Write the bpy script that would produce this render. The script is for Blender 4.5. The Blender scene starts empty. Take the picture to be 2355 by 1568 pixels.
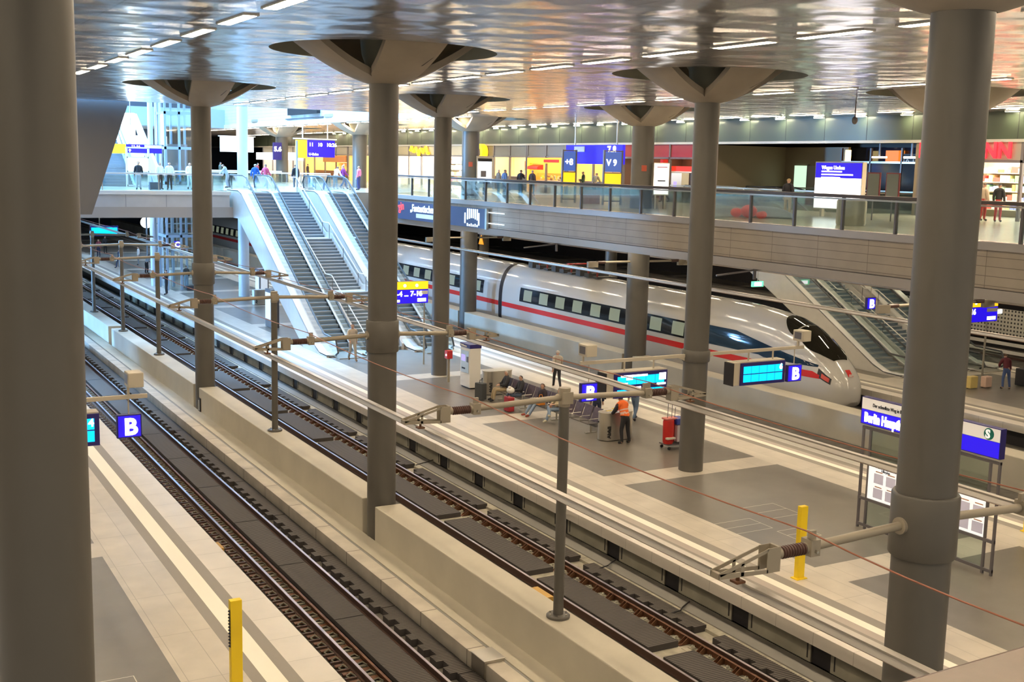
import bpy, bmesh, math, random
from mathutils import Matrix, Vector
random.seed(7)
PI = math.pi
scene = bpy.context.scene
C = scene.collection

# ------------------------------------------------------------------ camera
cd = bpy.data.cameras.new('camera'); cam = bpy.data.objects.new('camera', cd); C.objects.link(cam)
cd.sensor_width = 36.0; cd.lens = 2690.0 / 2355.0 * 36.0; cd.clip_start = 0.05; cd.clip_end = 500
cam.matrix_world = Matrix(((0.87205258, 0.05311658, -0.48652124, 0.0),
                           (-0.48888881, 0.14050552, -0.8609564, 0.0),
                           (0.02262786, 0.98865405, 0.14849631, 10.0), (0, 0, 0, 1)))
scene.camera = cam

# ------------------------------------------------------------------ world, light, exposure
w = bpy.data.worlds.new('world'); scene.world = w; w.use_nodes = True
w.node_tree.nodes['Background'].inputs[0].default_value = (1.0, 0.93, 0.80, 1)
w.node_tree.nodes['Background'].inputs[1].default_value = 0.22
scene.view_settings.view_transform = 'Standard'; scene.view_settings.look = 'None'
scene.view_settings.exposure = 0.88; scene.view_settings.gamma = 1.0
try: scene.view_settings.use_curve_mapping = False
except Exception: pass
LAMP = 47.0            # radiance of the ceiling lamp diffusers
def area(name, loc, sx, sy, rad, col, rot=(0, 0, 0)):
    l = bpy.data.lights.new(name, 'AREA'); l.shape = 'RECTANGLE'; l.size = sx; l.size_y = sy
    l.energy = rad * PI * sx * sy; l.color = col
    o = bpy.data.objects.new(name, l); o.location = loc; o.rotation_euler = rot; C.objects.link(o); return o
area('atrium_daylight', (14.0, 92.0, 27.0), 38.0, 46.0, 6.5, (0.26, 0.58, 1.0))          # daylight falling through the open hall roof
sl = bpy.data.lights.new('hall_daylight', 'SUN'); sl.energy = 4.6; sl.color = (0.30, 0.60, 1.0); sl.angle = math.radians(14)
so = bpy.data.objects.new('hall_daylight', sl); C.objects.link(so); so.location = (10, 110, 40)
so.rotation_euler = Vector((0.22, -0.76, -0.62)).to_track_quat('-Z', 'Y').to_euler()          # daylight through the open hall roof
for i_, (y_, z_) in enumerate(((92.0, 9.5), (78.0, 5.2), (104.0, 4.2))):                                                # added blue fill spots standing in for daylight from the hall side
    sp_ = bpy.data.lights.new('side_blue_fill', 'SPOT'); sp_.energy = (90000, 36000, 45000)[i_]; sp_.color = (0.25, 0.55, 1.0); sp_.spot_size = math.radians(58); sp_.spot_blend = .45; sp_.shadow_soft_size = 1.2
    q_ = bpy.data.objects.new('side_blue_fill', sp_); C.objects.link(q_); q_.location = (-17.0, y_, z_)
    q_.rotation_euler = (Vector((26, 79, 3.5)) - q_.location).to_track_quat('-Z', 'Y').to_euler()
# ------------------------------------------------------------------ materials
_M = {}
def mat(name, col, rough=0.5, metal=0.0, emit=0.0, ecol=None, noise=0.0, nscale=3.0, spec=None, bump=0.0):
    if name in _M: return _M[name]
    m = bpy.data.materials.new(name); m.use_nodes = True; nt = m.node_tree
    b = nt.nodes['Principled BSDF']
    b.inputs['Base Color'].default_value = (*col, 1); b.inputs['Roughness'].default_value = rough
    b.inputs['Metallic'].default_value = metal
    if spec is not None: b.inputs['Specular IOR Level'].default_value = spec
    if emit:
        b.inputs['Emission Color'].default_value = (*(ecol or col), 1); b.inputs['Emission Strength'].default_value = emit
    if noise or bump:
        tc = nt.nodes.new('ShaderNodeTexCoord'); n = nt.nodes.new('ShaderNodeTexNoise')
        n.inputs['Scale'].default_value = nscale; n.inputs['Detail'].default_value = 5
        nt.links.new(tc.outputs['Object'], n.inputs['Vector'])
        if noise:
            r = nt.nodes.new('ShaderNodeMapRange')
            r.inputs['From Min'].default_value = 0.25; r.inputs['From Max'].default_value = 0.75
            r.inputs['To Min'].default_value = 1 - noise; r.inputs['To Max'].default_value = 1 + noise * 0.6
            mx = nt.nodes.new('ShaderNodeVectorMath'); mx.operation = 'SCALE'; mx.inputs[0].default_value = col
            nt.links.new(n.outputs['Fac'], r.inputs['Value']); nt.links.new(r.outputs[0], mx.inputs['Scale'])
            nt.links.new(mx.outputs[0], b.inputs['Base Color'])
        if bump:
            bp = nt.nodes.new('ShaderNodeBump'); bp.inputs['Strength'].default_value = bump
            nt.links.new(n.outputs['Fac'], bp.inputs['Height']); nt.links.new(bp.outputs[0], b.inputs['Normal'])
    _M[name] = m; return m

def glass(name, tint, refl=0.12, rough=0.03):
    if name in _M: return _M[name]
    m = bpy.data.materials.new(name); m.use_nodes = True; nt = m.node_tree; nt.nodes.clear()
    o = nt.nodes.new('ShaderNodeOutputMaterial'); t = nt.nodes.new('ShaderNodeBsdfTransparent'); g = nt.nodes.new('ShaderNodeBsdfGlossy')
    t.inputs[0].default_value = (*tint, 1); g.inputs['Roughness'].default_value = rough
    mx = nt.nodes.new('ShaderNodeMixShader'); lw = nt.nodes.new('ShaderNodeLayerWeight'); lw.inputs[0].default_value = 0.25
    ad = nt.nodes.new('ShaderNodeMath'); ad.operation = 'MULTIPLY_ADD'; ad.inputs[1].default_value = 0.5; ad.inputs[2].default_value = refl
    nt.links.new(lw.outputs['Fresnel'], ad.inputs[0]); nt.links.new(ad.outputs[0], mx.inputs[0])
    nt.links.new(t.outputs[0], mx.inputs[1]); nt.links.new(g.outputs[0], mx.inputs[2]); nt.links.new(mx.outputs[0], o.inputs[0])
    _M[name] = m; return m

def lined(name, col, linecol, scale_y, scale_z, axis='YZ', rough=0.6, mortar=0.012, noise=0.12, bumpy=0.0, metal=0.0, offx=0.0, noffset=0.0):
    """procedural panel pattern: thin joints on a surface, in object coordinates"""
    if name in _M: return _M[name]
    m = bpy.data.materials.new(name); m.use_nodes = True; nt = m.node_tree; b = nt.nodes['Principled BSDF']
    b.inputs['Roughness'].default_value = rough; b.inputs['Metallic'].default_value = metal
    tc = nt.nodes.new('ShaderNodeTexCoord'); sp = nt.nodes.new('ShaderNodeSeparateXYZ'); cb = nt.nodes.new('ShaderNodeCombineXYZ')
    nt.links.new(tc.outputs['Object'], sp.inputs[0])
    nt.links.new(sp.outputs[axis[0]], cb.inputs[0]); nt.links.new(sp.outputs[axis[1]], cb.inputs[1])
    br = nt.nodes.new('ShaderNodeTexBrick'); br.offset = noffset; br.inputs['Scale'].default_value = 1.0
    br.inputs['Brick Width'].default_value = scale_y; br.inputs['Row Height'].default_value = scale_z
    br.inputs['Mortar Size'].default_value = mortar; br.inputs['Mortar Smooth'].default_value = 0.1
    c2 = tuple(min(1, c * 1.07) for c in col)
    br.inputs['Color1'].default_value = (*col, 1); br.inputs['Color2'].default_value = (*c2, 1); br.inputs['Mortar'].default_value = (*linecol, 1)
    nt.links.new(cb.outputs[0], br.inputs['Vector'])
    n = nt.nodes.new('ShaderNodeTexNoise'); n.inputs['Scale'].default_value = 1.2; n.inputs['Detail'].default_value = 6
    nt.links.new(tc.outputs['Object'], n.inputs['Vector'])
    r = nt.nodes.new('ShaderNodeMapRange'); r.inputs['From Min'].default_value = .25; r.inputs['From Max'].default_value = .75
    r.inputs['To Min'].default_value = 1 - noise; r.inputs['To Max'].default_value = 1 + noise * .5
    nt.links.new(n.outputs['Fac'], r.inputs['Value'])
    mx = nt.nodes.new('ShaderNodeVectorMath'); mx.operation = 'SCALE'
    nt.links.new(br.outputs['Color'], mx.inputs[0]); nt.links.new(r.outputs[0], mx.inputs['Scale']); nt.links.new(mx.outputs[0], b.inputs['Base Color'])
    _M[name] = m; return m

GREY = mat('column_paint', (0.112, 0.104, 0.09), 0.42, noise=0.05, nscale=1.5)
CAPIT = mat('capital_concrete', (0.36, 0.31, 0.25), 0.55, noise=0.1, nscale=1.5)
CAPIN = mat('capital_inner', (0.30, 0.31, 0.26), 0.7)
CONC = mat('parapet_concrete', (0.52, 0.48, 0.39), 0.7, noise=0.12, nscale=0.7)
KERB = lined('kerb_concrete', (0.55, 0.50, 0.42), (0.25, 0.22, 0.18), 2.4, 9.0, 'YX', 0.75, 0.02, 0.25)
CHAN = mat('cable_channel_grey', (0.25, 0.24, 0.22), 0.6)
STONE = lined('light_stone', (0.60, 0.54, 0.45), (0.42, 0.38, 0.31), 2.4, 0.65, 'YX', 0.33, 0.008, 0.14)
NOSE = lined('nosing_stone', (0.70, 0.65, 0.58), (0.5, 0.46, 0.4), 1.2, 5.0, 'YX', 0.4, 0.008, 0.08)
WHITE = mat('white_tactile_strip', (0.92, 0.88, 0.76), 0.5)
GROOVE = mat('grooved_strip', (0.30, 0.27, 0.23), 0.55)
GRAN = mat('dark_granite', (0.185, 0.165, 0.138), 0.35, noise=0.12, nscale=1.2)
BED = mat('track_bed_concrete', (0.13, 0.118, 0.10), 0.8, noise=0.35, nscale=2.0)
BEDL = mat('slab_concrete', (0.42, 0.39, 0.31), 0.8, noise=0.3, nscale=5.0)
RUST = mat('rusty_steel', (0.17, 0.075, 0.035), 0.55, metal=0.35, noise=0.35, nscale=8)
RAILTOP = mat('polished_rail_head', (0.42, 0.37, 0.39), 0.36, metal=1.0)
RAILSIDE = mat('brown_rail_web', (0.105, 0.06, 0.045), 0.5, metal=0.4)
RUB = mat('rubber', (0.055, 0.048, 0.045), 0.8, noise=0.2, nscale=2)
CLIP = mat('galvanised_clip', (0.40, 0.38, 0.30), 0.6)
TAN = mat('cast_aluminium', (0.34, 0.30, 0.235), 0.45, metal=0.15)
INSUL = mat('brown_insulator', (0.085, 0.04, 0.032), 0.35)
BARM = mat('conductor_aluminium', (0.55, 0.52, 0.48), 0.35, metal=0.6)
WIRE = mat('copper_wire', (0.33, 0.12, 0.07), 0.5)
YEL = mat('yellow_paint', (0.95, 0.68, 0.015), 0.45)
DKBLUE = mat('sign_housing_blue', (0.02, 0.015, 0.16), 0.4)
BLUEL = mat('lit_sign_blue', (0.02, 0.008, 0.35), 0.4, emit=.7, ecol=(0.012, 0.002, 0.6))
WHITEL = mat('lit_sign_white', (0.9, 0.9, 0.9), 0.4, emit=1.6, ecol=(1, 1, 1))
CYANL = mat('lit_screen_cyan', (0.0, 0.5, 0.8), 0.3, emit=.85, ecol=(0.0, 0.45, 1.0))
YELL = mat('lit_sign_yellow', (0.95, 0.6, 0.02), 0.4, emit=.6, ecol=(1.0, 0.55, 0.01))
HOUS = mat('sign_housing_cream', (0.52, 0.47, 0.38), 0.5)
STEEL = mat('brushed_steel', (0.52, 0.49, 0.43), 0.3, metal=0.85)
DSTEEL = mat('dark_frame_steel', (0.16, 0.15, 0.16), 0.4, metal=0.3)
DARK = mat('near_black', (0.018, 0.016, 0.018), 0.5)
BLACKT = mat('black_lettering', (0.03, 0.03, 0.03), 0.6)
CREAM = mat('cream_paint', (0.66, 0.61, 0.52), 0.5)
WHITEP = mat('white_paint', (0.8, 0.78, 0.74), 0.45)
RED = mat('red_paint', (0.55, 0.02, 0.015), 0.4)
REDL = mat('lit_red_letters', (0.9, 0.02, 0.03), 0.4, emit=.9, ecol=(1.0, 0.02, 0.04))
GL = glass('clear_glass', (0.86, 0.93, 0.90))
GLB = glass('balustrade_glass', (0.80, 0.88, 0.86), 0.14)
def rubber_grooved():
    m = bpy.data.materials.new('rubber_grooved'); m.use_nodes = True; nt = m.node_tree; b = nt.nodes['Principled BSDF']
    b.inputs['Roughness'].default_value = 0.75
    tc = nt.nodes.new('ShaderNodeTexCoord'); wv = nt.nodes.new('ShaderNodeTexWave'); wv.bands_direction = 'Y'; wv.inputs['Scale'].default_value = 4.2
    nt.links.new(tc.outputs['Object'], wv.inputs['Vector'])
    cr = nt.nodes.new('ShaderNodeValToRGB'); cr.color_ramp.elements[0].color = (0.018, 0.015, 0.013, 1); cr.color_ramp.elements[1].color = (0.115, 0.098, 0.085, 1)
    cr.color_ramp.elements[0].position = .25; cr.color_ramp.elements[1].position = .6
    nt.links.new(wv.outputs['Fac'], cr.inputs[0]); nt.links.new(cr.outputs[0], b.inputs['Base Color'])
    bp = nt.nodes.new('ShaderNodeBump'); bp.inputs['Strength'].default_value = .6; bp.inputs['Distance'].default_value = .02
    nt.links.new(wv.outputs['Fac'], bp.inputs['Height']); nt.links.new(bp.outputs[0], b.inputs['Normal'])
    return m
RUBG = rubber_grooved()
def ceiling_material():
    m = bpy.data.materials.new('rippled_metal_ceiling'); m.use_nodes = True; nt = m.node_tree; b = nt.nodes['Principled BSDF']
    b.inputs['Metallic'].default_value = 0.66; b.inputs['Roughness'].default_value = 0.19
    tc = nt.nodes.new('ShaderNodeTexCoord')
    mp = nt.nodes.new('ShaderNodeMapping'); mp.inputs['Scale'].default_value = (0.85, 0.85, 1); mp.inputs['Rotation'].default_value = (0, 0, 0.12)
    nt.links.new(tc.outputs['Object'], mp.inputs[0])
    n = nt.nodes.new('ShaderNodeTexNoise'); n.inputs['Scale'].default_value = 1.05; n.inputs['Detail'].default_value = 1.2
    nt.links.new(mp.outputs[0], n.inputs['Vector'])
    v = nt.nodes.new('ShaderNodeTexVoronoi'); v.feature = 'SMOOTH_F1'; v.inputs['Scale'].default_value = 0.9; v.inputs['Smoothness'].default_value = .6
    nt.links.new(mp.outputs[0], v.inputs['Vector'])
    ad = nt.nodes.new('ShaderNodeMath'); ad.operation = 'ADD'; nt.links.new(n.outputs['Fac'], ad.inputs[0]); nt.links.new(v.outputs['Distance'], ad.inputs[1])
    bp = nt.nodes.new('ShaderNodeBump'); bp.inputs['Strength'].default_value = 1.0; bp.inputs['Distance'].default_value = 0.07
    nt.links.new(ad.outputs[0], bp.inputs['Height']); nt.links.new(bp.outputs[0], b.inputs['Normal'])
    br = nt.nodes.new('ShaderNodeTexBrick'); br.offset = 0; br.inputs['Scale'].default_value = 1; br.inputs['Brick Width'].default_value = 1.62
    br.inputs['Row Height'].default_value = 3.23; br.inputs['Mortar Size'].default_value = 0.02
    br.inputs['Color1'].default_value = (0.40, 0.40, 0.43, 1); br.inputs['Color2'].default_value = (0.43, 0.43, 0.46, 1); br.inputs['Mortar'].default_value = (0.16, 0.15, 0.15, 1)
    nt.links.new(tc.outputs['Object'], br.inputs['Vector']); nt.links.new(br.outputs['Color'], b.inputs['Base Color'])
    return m
CEIL = ceiling_material()

# ------------------------------------------------------------------ mesh helpers
class MB:
    def __init__(s, M=None): s.v = []; s.f = []; s.m = []; s.mats = []; s.M = M or Matrix()
    def mi(s, m):
        if m not in s.mats: s.mats.append(m)
        return s.mats.index(m)
    def add(s, vs, fs, m):
        o = len(s.v); s.v += [tuple(s.M @ Vector(v)) for v in vs]; k = s.mi(m)
        for f in fs: s.f.append(tuple(i + o for i in f)); s.m.append(k)
        return s
    def box(s, x0, x1, y0, y1, z0, z1, m):
        return s.add([(x0, y0, z0), (x1, y0, z0), (x1, y1, z0), (x0, y1, z0), (x0, y0, z1), (x1, y0, z1), (x1, y1, z1), (x0, y1, z1)],
                     [(0, 3, 2, 1), (4, 5, 6, 7), (0, 1, 5, 4), (1, 2, 6, 5), (2, 3, 7, 6), (3, 0, 4, 7)], m)
    def quad(s, a, b, c, d, m): return s.add([a, b, c, d], [(0, 1, 2, 3)], m)
    def cyl(s, p0, p1, r0, m, r1=None, n=16, cap=True):
        p0 = Vector(p0); p1 = Vector(p1); r1 = r0 if r1 is None else r1
        d = (p1 - p0).normalized(); u = d.orthogonal().normalized(); w2 = d.cross(u)
        vs = []
        for p, r in ((p0, r0), (p1, r1)):
            for i in range(n):
                a = 2 * PI * i / n; vs.append(tuple(p + (u * math.cos(a) + w2 * math.sin(a)) * r))
        fs = [(i, (i + 1) % n, n + (i + 1) % n, n + i) for i in range(n)]
        if cap: fs += [tuple(range(n - 1, -1, -1)), tuple(range(n, 2 * n))]
        return s.add(vs, fs, m)
    def tube(s, pts, r, m, n=8):
        for a, b in zip(pts[:-1], pts[1:]): s.cyl(a, b, r, m, n=n)
        return s
    def prism(s, poly, axis, a0, a1, m):
        """poly in the two other axes (in order), extruded along axis"""
        n = len(poly)
        def P(p, a):
            if axis == 'X': return (a, p[0], p[1])
            if axis == 'Y': return (p[0], a, p[1])
            return (p[0], p[1], a)
        vs = [P(p, a0) for p in poly] + [P(p, a1) for p in poly]
        fs = [(i, (i + 1) % n, n + (i + 1) % n, n + i) for i in range(n)] + [tuple(range(n - 1, -1, -1)), tuple(range(n, 2 * n))]
        return s.add(vs, fs, m)
    def lathe(s, prof, m, c=(0, 0), n=24):
        vs = []; fs = []
        for r, z in prof:
            for i in range(n):
                a = 2 * PI * i / n; vs.append((c[0] + r * math.cos(a), c[1] + r * math.sin(a), z))
        for j in range(len(prof) - 1):
            for i in range(n): fs.append((j * n + i, j * n + (i + 1) % n, (j + 1) * n + (i + 1) % n, (j + 1) * n + i))
        fs.append(tuple(range(n - 1, -1, -1))); k = (len(prof) - 1) * n; fs.append(tuple(range(k, k + n)))
        return s.add(vs, fs, m)
    def ball(s, c, r, m, seg=12, rings=8):
        rx, ry, rz = (r, r, r) if not isinstance(r, tuple) else r
        vs = []; fs = []
        for j in range(rings + 1):
            t = PI * j / rings
            for i in range(seg):
                a = 2 * PI * i / seg; vs.append((c[0] + rx * math.sin(t) * math.cos(a), c[1] + ry * math.sin(t) * math.sin(a), c[2] + rz * math.cos(t)))
        for j in range(rings):
            for i in range(seg): fs.append((j * seg + i, (j + 1) * seg + i, (j + 1) * seg + (i + 1) % seg, j * seg + (i + 1) % seg))
        return s.add(vs, fs, m)
    def build(s, name, parent=None, smooth=False, world=True, bevel=0.0, fix=True):
        """world: the coordinates are world ones and are rebased on the parent"""
        off = Vector((0, 0, 0))
        if parent is not None and world:
            p = parent
            while p: off += p.location; p = p.parent
        me = bpy.data.meshes.new(name)
        me.from_pydata([tuple(Vector(v) - off) for v in s.v], [], s.f)
        for m in s.mats: me.materials.append(m)
        for p, k in zip(me.polygons, s.m): p.material_index = k
        if fix:
            bm = bmesh.new(); bm.from_mesh(me); bmesh.ops.recalc_face_normals(bm, faces=bm.faces); bm.to_mesh(me); bm.free()
        if smooth:
            for p in me.polygons: p.use_smooth = True
            try: me.set_sharp_from_angle(angle=math.radians(38))
            except Exception: pass
        me.update()
        o = bpy.data.objects.new(name, me); C.objects.link(o)
        if parent is not None: o.parent = parent
        if bevel:
            b = o.modifiers.new('bevel', 'BEVEL'); b.width = bevel; b.segments = 2; b.limit_method = 'ANGLE'
        return o

def tag(o, label=None, cat=None, group=None, kind=None):
    if label: o['label'] = label
    if cat: o['category'] = cat
    if group: o['group'] = group
    if kind: o['kind'] = kind
    return o
def thing(name, loc, label, cat, group=None, rz=0.0):
    o = bpy.data.objects.new(name, None); o.empty_display_size = .1; C.objects.link(o)
    o.location = loc; o.rotation_euler = (0, 0, rz); return tag(o, label, cat, group)
def struct(mb, name, label=None, **k):
    o = mb.build(name, **k); return tag(o, label, None, None, 'structure')
def copy_tree(o, parent=None):
    c = o.copy(); C.objects.link(c); c.parent = parent
    for ch in list(o.children): copy_tree(ch, c)
    return c
def text(s, size, m, parent, loc, face='-Y', name='lettering', bold=0.0, depth=0.01, align='LEFT', roll=0.0, world=True, xs=1.0):
    cu = bpy.data.curves.new('t', 'FONT'); cu.body = s; cu.size = size; cu.extrude = depth; cu.offset = bold; cu.align_x = align; cu.resolution_u = 3
    ob = bpy.data.objects.new('t', cu); C.objects.link(ob)
    dg = bpy.context.evaluated_depsgraph_get(); me = bpy.data.meshes.new_from_object(ob.evaluated_get(dg))
    bpy.data.objects.remove(ob); bpy.data.curves.remove(cu)
    R = Matrix.Rotation(PI / 2, 4, 'X')
    if face == '-X': R = Matrix.Rotation(-PI / 2, 4, 'Z') @ R
    if face == '+X': R = Matrix.Rotation(PI / 2, 4, 'Z') @ R
    if face == '+Z': R = Matrix()
    R = R @ Matrix.Rotation(roll, 4, 'Z')
    off = Vector(loc)
    if world and parent is not None:
        p = parent
        while p: off -= p.location; p = p.parent
    me.transform(Matrix.Translation(off) @ R @ Matrix.Diagonal((xs, 1, 1, 1))); me.materials.clear(); me.materials.append(m)
    me.name = name; o = bpy.data.objects.new(name, me); C.objects.link(o); o.parent = parent
    return o

# ------------------------------------------------------------------ structure: platforms, track beds, parapets
YN, YF = 4.0, 190.0
GRO2 = mat('pinkish_strip', (0.46, 0.40, 0.35), 0.5)
SA = [(.64, NOSE), (.32, GROOVE), (.26, GRO2), (.27, WHITE), (.33, GROOVE), (1.25, STONE)]
SB = [(.72, NOSE), (.27, GROOVE), (.38, WHITE), (.25, GROOVE), (1.22, STONE)]
def platform(name, xl, xr, label, ynear=YN, yfar=YF, style=SA):
    """cross section from edge to edge, granite fields between light cross strips"""
    xs = []; q = xl; W = sum(w_ for w_, _ in style)
    for w_, mm in style: xs.append((q, q + w_, mm)); q += w_
    xs.append((q, xr - W, GRAN)); q = xr - W
    for w_, mm in reversed(style): xs.append((q, q + w_, mm)); q += w_
    ys = [ynear]; y = 20.6 - 9.7 * 3
    while y < yfar:
        for q in (y - .58, y + .58):
            if ynear < q < yfar: ys.append(q)
        y += 9.7
    ys.append(yfar)
    m = MB()
    for a, b, mm in xs:
        for y0, y1 in zip(ys[:-1], ys[1:]):
            k = ((y0 + y1) / 2 - 20.6) / 9.7; cross = abs(k - round(k)) * 9.7 < .58
            m.quad((a, y0, 0), (b, y0, 0), (b, y1, 0), (a, y1, 0), STONE if (mm is GRAN and cross) else mm)
    m.quad((xl, ynear, -.30), (xl, yfar, -.30), (xl, yfar, 0), (xl, ynear, 0), NOSE)
    m.quad((xr, ynear, 0), (xr, yfar, 0), (xr, yfar, -.30), (xr, ynear, -.30), NOSE)
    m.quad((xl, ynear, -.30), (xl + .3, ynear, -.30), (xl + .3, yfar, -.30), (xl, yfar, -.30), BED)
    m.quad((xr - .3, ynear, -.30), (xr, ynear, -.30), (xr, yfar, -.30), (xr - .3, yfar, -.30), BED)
    m.quad((xl, ynear, 0), (xl, ynear, -.95), (xr, ynear, -.95), (xr, ynear, 0), CONC)
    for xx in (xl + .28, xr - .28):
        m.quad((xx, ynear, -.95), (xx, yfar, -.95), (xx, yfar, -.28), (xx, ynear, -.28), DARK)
    o = m.build(name, fix=False); return tag(o, label, None, None, 'structure')
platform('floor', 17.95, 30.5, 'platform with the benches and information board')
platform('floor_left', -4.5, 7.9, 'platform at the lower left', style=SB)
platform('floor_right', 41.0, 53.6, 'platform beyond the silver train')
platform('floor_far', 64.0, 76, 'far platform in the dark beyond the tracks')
# recessed plinth panels under the platform edge, dark openings between them
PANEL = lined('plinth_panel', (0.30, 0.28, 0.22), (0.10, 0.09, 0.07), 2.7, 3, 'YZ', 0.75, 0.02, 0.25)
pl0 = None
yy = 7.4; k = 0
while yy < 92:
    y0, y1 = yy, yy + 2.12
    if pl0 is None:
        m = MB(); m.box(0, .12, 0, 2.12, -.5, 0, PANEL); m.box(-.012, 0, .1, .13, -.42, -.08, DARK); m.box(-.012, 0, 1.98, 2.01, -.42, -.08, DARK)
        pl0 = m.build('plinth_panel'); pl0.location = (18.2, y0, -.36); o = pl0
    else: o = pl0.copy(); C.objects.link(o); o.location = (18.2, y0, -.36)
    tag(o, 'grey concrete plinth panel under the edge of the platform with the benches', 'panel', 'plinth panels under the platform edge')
    yy += 2.72; k += 1
struct(MB().box(18.23, 18.4, YN, YF, -.95, -.86, BEDL), 'trim_1', 'foot strip of the platform plinth')

m = MB()
for x0, x1 in ((7.6, 12.6), (13.3, 18.4), (30.2, 35.3), (35.9, 41.3), (53.3, 64.5), (12.5, 13.4), (35.2, 36.0)):
    m.quad((x0, YN, -.95), (x1, YN, -.95), (x1, YF, -.95), (x0, YF, -.95), BED)
struct(m, 'track_bed', 'dark concrete track bed')
PY = [-8.4, 11.0, 30.4, 49.8, 69.1, 88.4, 107.8, 127.1, 146.5, 166, 190]
def parapet(xc, name, label, top=.30, hw=.40, ys=None):
    for a, b in zip(PY[:-1], PY[1:]):
        m = MB(); m.box(xc - hw, xc + hw, a + .47, b - .47, -.95, top, CONC)
        o = m.build(name, bevel=.025); tag(o, label, None, None, 'structure')
parapet(12.95, 'wall_middle', 'concrete parapet between the two near tracks')
parapet(35.6, 'wall_far', 'concrete parapet beside the silver train', hw=.5)
# kerb and cable channel left of the parapet, kerb on the right side
m = MB(); m.box(11.25, 11.66, YN, YF, -.95, -.50, KERB); m.box(11.66, 11.84, YN, YF, -.95, -.60, CHAN)
m.prism([(11.84, -.95), (12.55, -.95), (12.55, -.70), (11.84, -.58)], 'Y', YN, YF, CONC)
struct(m, 'trim_2', 'concrete kerb with grey cable channel along the parapet')
m = MB(); m.box(17.55, 17.92, YN, YF, -.95, -.83, CHAN); m.box(17.30, 17.55, YN, YF, -.95, -.86, BEDL)
m.box(17.92, 18.2, YN, YF, -.95, -.88, BED)
struct(m, 'trim_3', 'walkway strip beside the right track')
tag(MB().box(11.2, 11.7, 20.7, 21.3, -.9, -.44, STEEL).box(11.18, 11.72, 20.68, 21.32, -.44, -.42, STEEL).build('cable_box', bevel=.01), 'small galvanised cover box set into the kerb at the bottom edge', 'box')

# ------------------------------------------------------------------ rails, rubber panels
def rail(x, label, y1=YF, fade=False):
    t = thing('rail', (x, YN, -.95), label, 'rail')
    m = MB()
    m.box(x - .075, x + .075, YN, y1, -.93, -.915, RAILSIDE); m.box(x - .012, x + .012, YN, y1, -.915, -.80, RAILSIDE)
    m.box(x - .036, x + .036, YN, y1, -.80, -.762, RAILSIDE); m.build('rail_web', t)
    MB().box(x - .032, x + .032, YN, y1, -.762, -.757, RAILTOP).build('rail_head', t)
    return t
rail(9.01, 'rail nearest the left platform edge'); rail(10.44, 'rail between the dark rubber panels and the kerb, left track')
rail(15.14, 'rail right beside the middle parapet'); rail(16.68, 'rail with rusty brackets nearest the bench platform')
for x, l in ((31.8, 'rail hidden beyond the bench platform, near one'), (33.3, 'rail just before the far parapet'), (37.95, 'near rail under the silver train'), (39.45, 'far rail under the silver train')): rail(x, l)
# rusty bracketed guard rail of the right track
t = thing('guard_rail', (16.4, YN, -.95), 'rusty bracketed guard rail inside the right track', 'guard rail')
MB().box(16.50, 16.52, YN, 110, -.93, -.76, RUST).box(16.44, 16.52, YN, 110, -.775, -.76, RUST).build('angle_bar', t)
br = MB()
for q in (0, .11):
    br.prism([(-.30, 0), (0, 0), (0, .17), (-.07, .17)], 'Y', q, q + .014, RUST)
br.box(-.3, 0, 0, .12, 0, .012, RUST)
b0 = br.build('bracket', None); b0.parent = t; b0.location = (.10, 9.0, .02)
cl = MB(); cl.box(-.34, -.02, .02, .26, 0, .01, BEDL); cl.tube([(-.02, .2, .03), (-.10, .16, .07), (-.16, .1, .06), (-.15, .03, .10)], .018, CLIP, 6); cl.box(-.2, -.08, .05, .2, .0, .035, CLIP)
c0 = cl.build('rail_clip', None); c0.parent = b0; c0.location = (0, .25, 0)
for i in range(1, 98):
    o = b0.copy(); C.objects.link(o); o.parent = t; o.location = (.10, 9.0 + .62 * i, .02)
    q = c0.copy(); C.objects.link(q); q.parent = o
# rusty fastenings along the platform side of the left rail
cl = MB(); cl.box(-.12, .12, 0, .12, 0, .03, RUST); cl.tube([(.1, .3, .03), (.02, .4, .08), (-.1, .34, .05), (-.06, .22, .04)], .018, mat('dull_clip', (.16, .15, .11), .7), 6); cl.box(-.16, .1, .2, .26, 0, .05, RAILSIDE)
c0 = cl.build('rail_fastening', None); RL = [o for o in C.objects if o.name == 'rail'][0]; c0.parent = RL; c0.location = (-.22, 12.0 - YN, .03)
for i in range(1, 96):
    o = c0.copy(); C.objects.link(o); o.parent = RL; o.location = (-.22, 12.0 - YN + .45 * i, .03)
# left track guard angle and ballast like clips
t = thing('guard_rail', (9.32, YN, -.95), 'brown guard angle inside the left track', 'guard rail')
MB().box(9.36, 9.38, YN, 110, -.93, -.76, RUST).box(9.30, 9.38, YN, 110, -.775, -.76, RUST).build('angle_bar', t)
cl = MB(); cl.box(-.09, .09, 0, .10, 0, .04, mat('dull_clip', (.16, .15, .11), .7)); cl.tube([(.1, .02, .05), (.04, .16, .07), (-.08, .14, .05), (-.1, .02, .03)], .016, mat('dull_clip', (.16, .15, .11), .7), 6); cl.box(-.10, .12, .24, .42, -.0, .02, RUST)
c0 = cl.build('rail_clip', None); c0.parent = t; c0.location = (-.115, 10.0, .04)
for i in range(1, 96):
    o = c0.copy(); C.objects.link(o); o.parent = t; o.location = (-.115, 10.0 + .45 * i, .04)
tag(MB().box(8.30, 8.62, 31.4, 32.0, -.94, -.80, mat('ochre_box', (.55, .33, .08), .6)).build('marker_box'), 'ochre marker box beside the left platform edge', 'box')
tag(MB().box(14.55, 15.0, 24.1, 24.9, -.94, -.78, mat('ochre_box', (.55, .33, .08), .6)).build('marker_box'), 'ochre marker box between parapet and right track', 'box')

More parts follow.
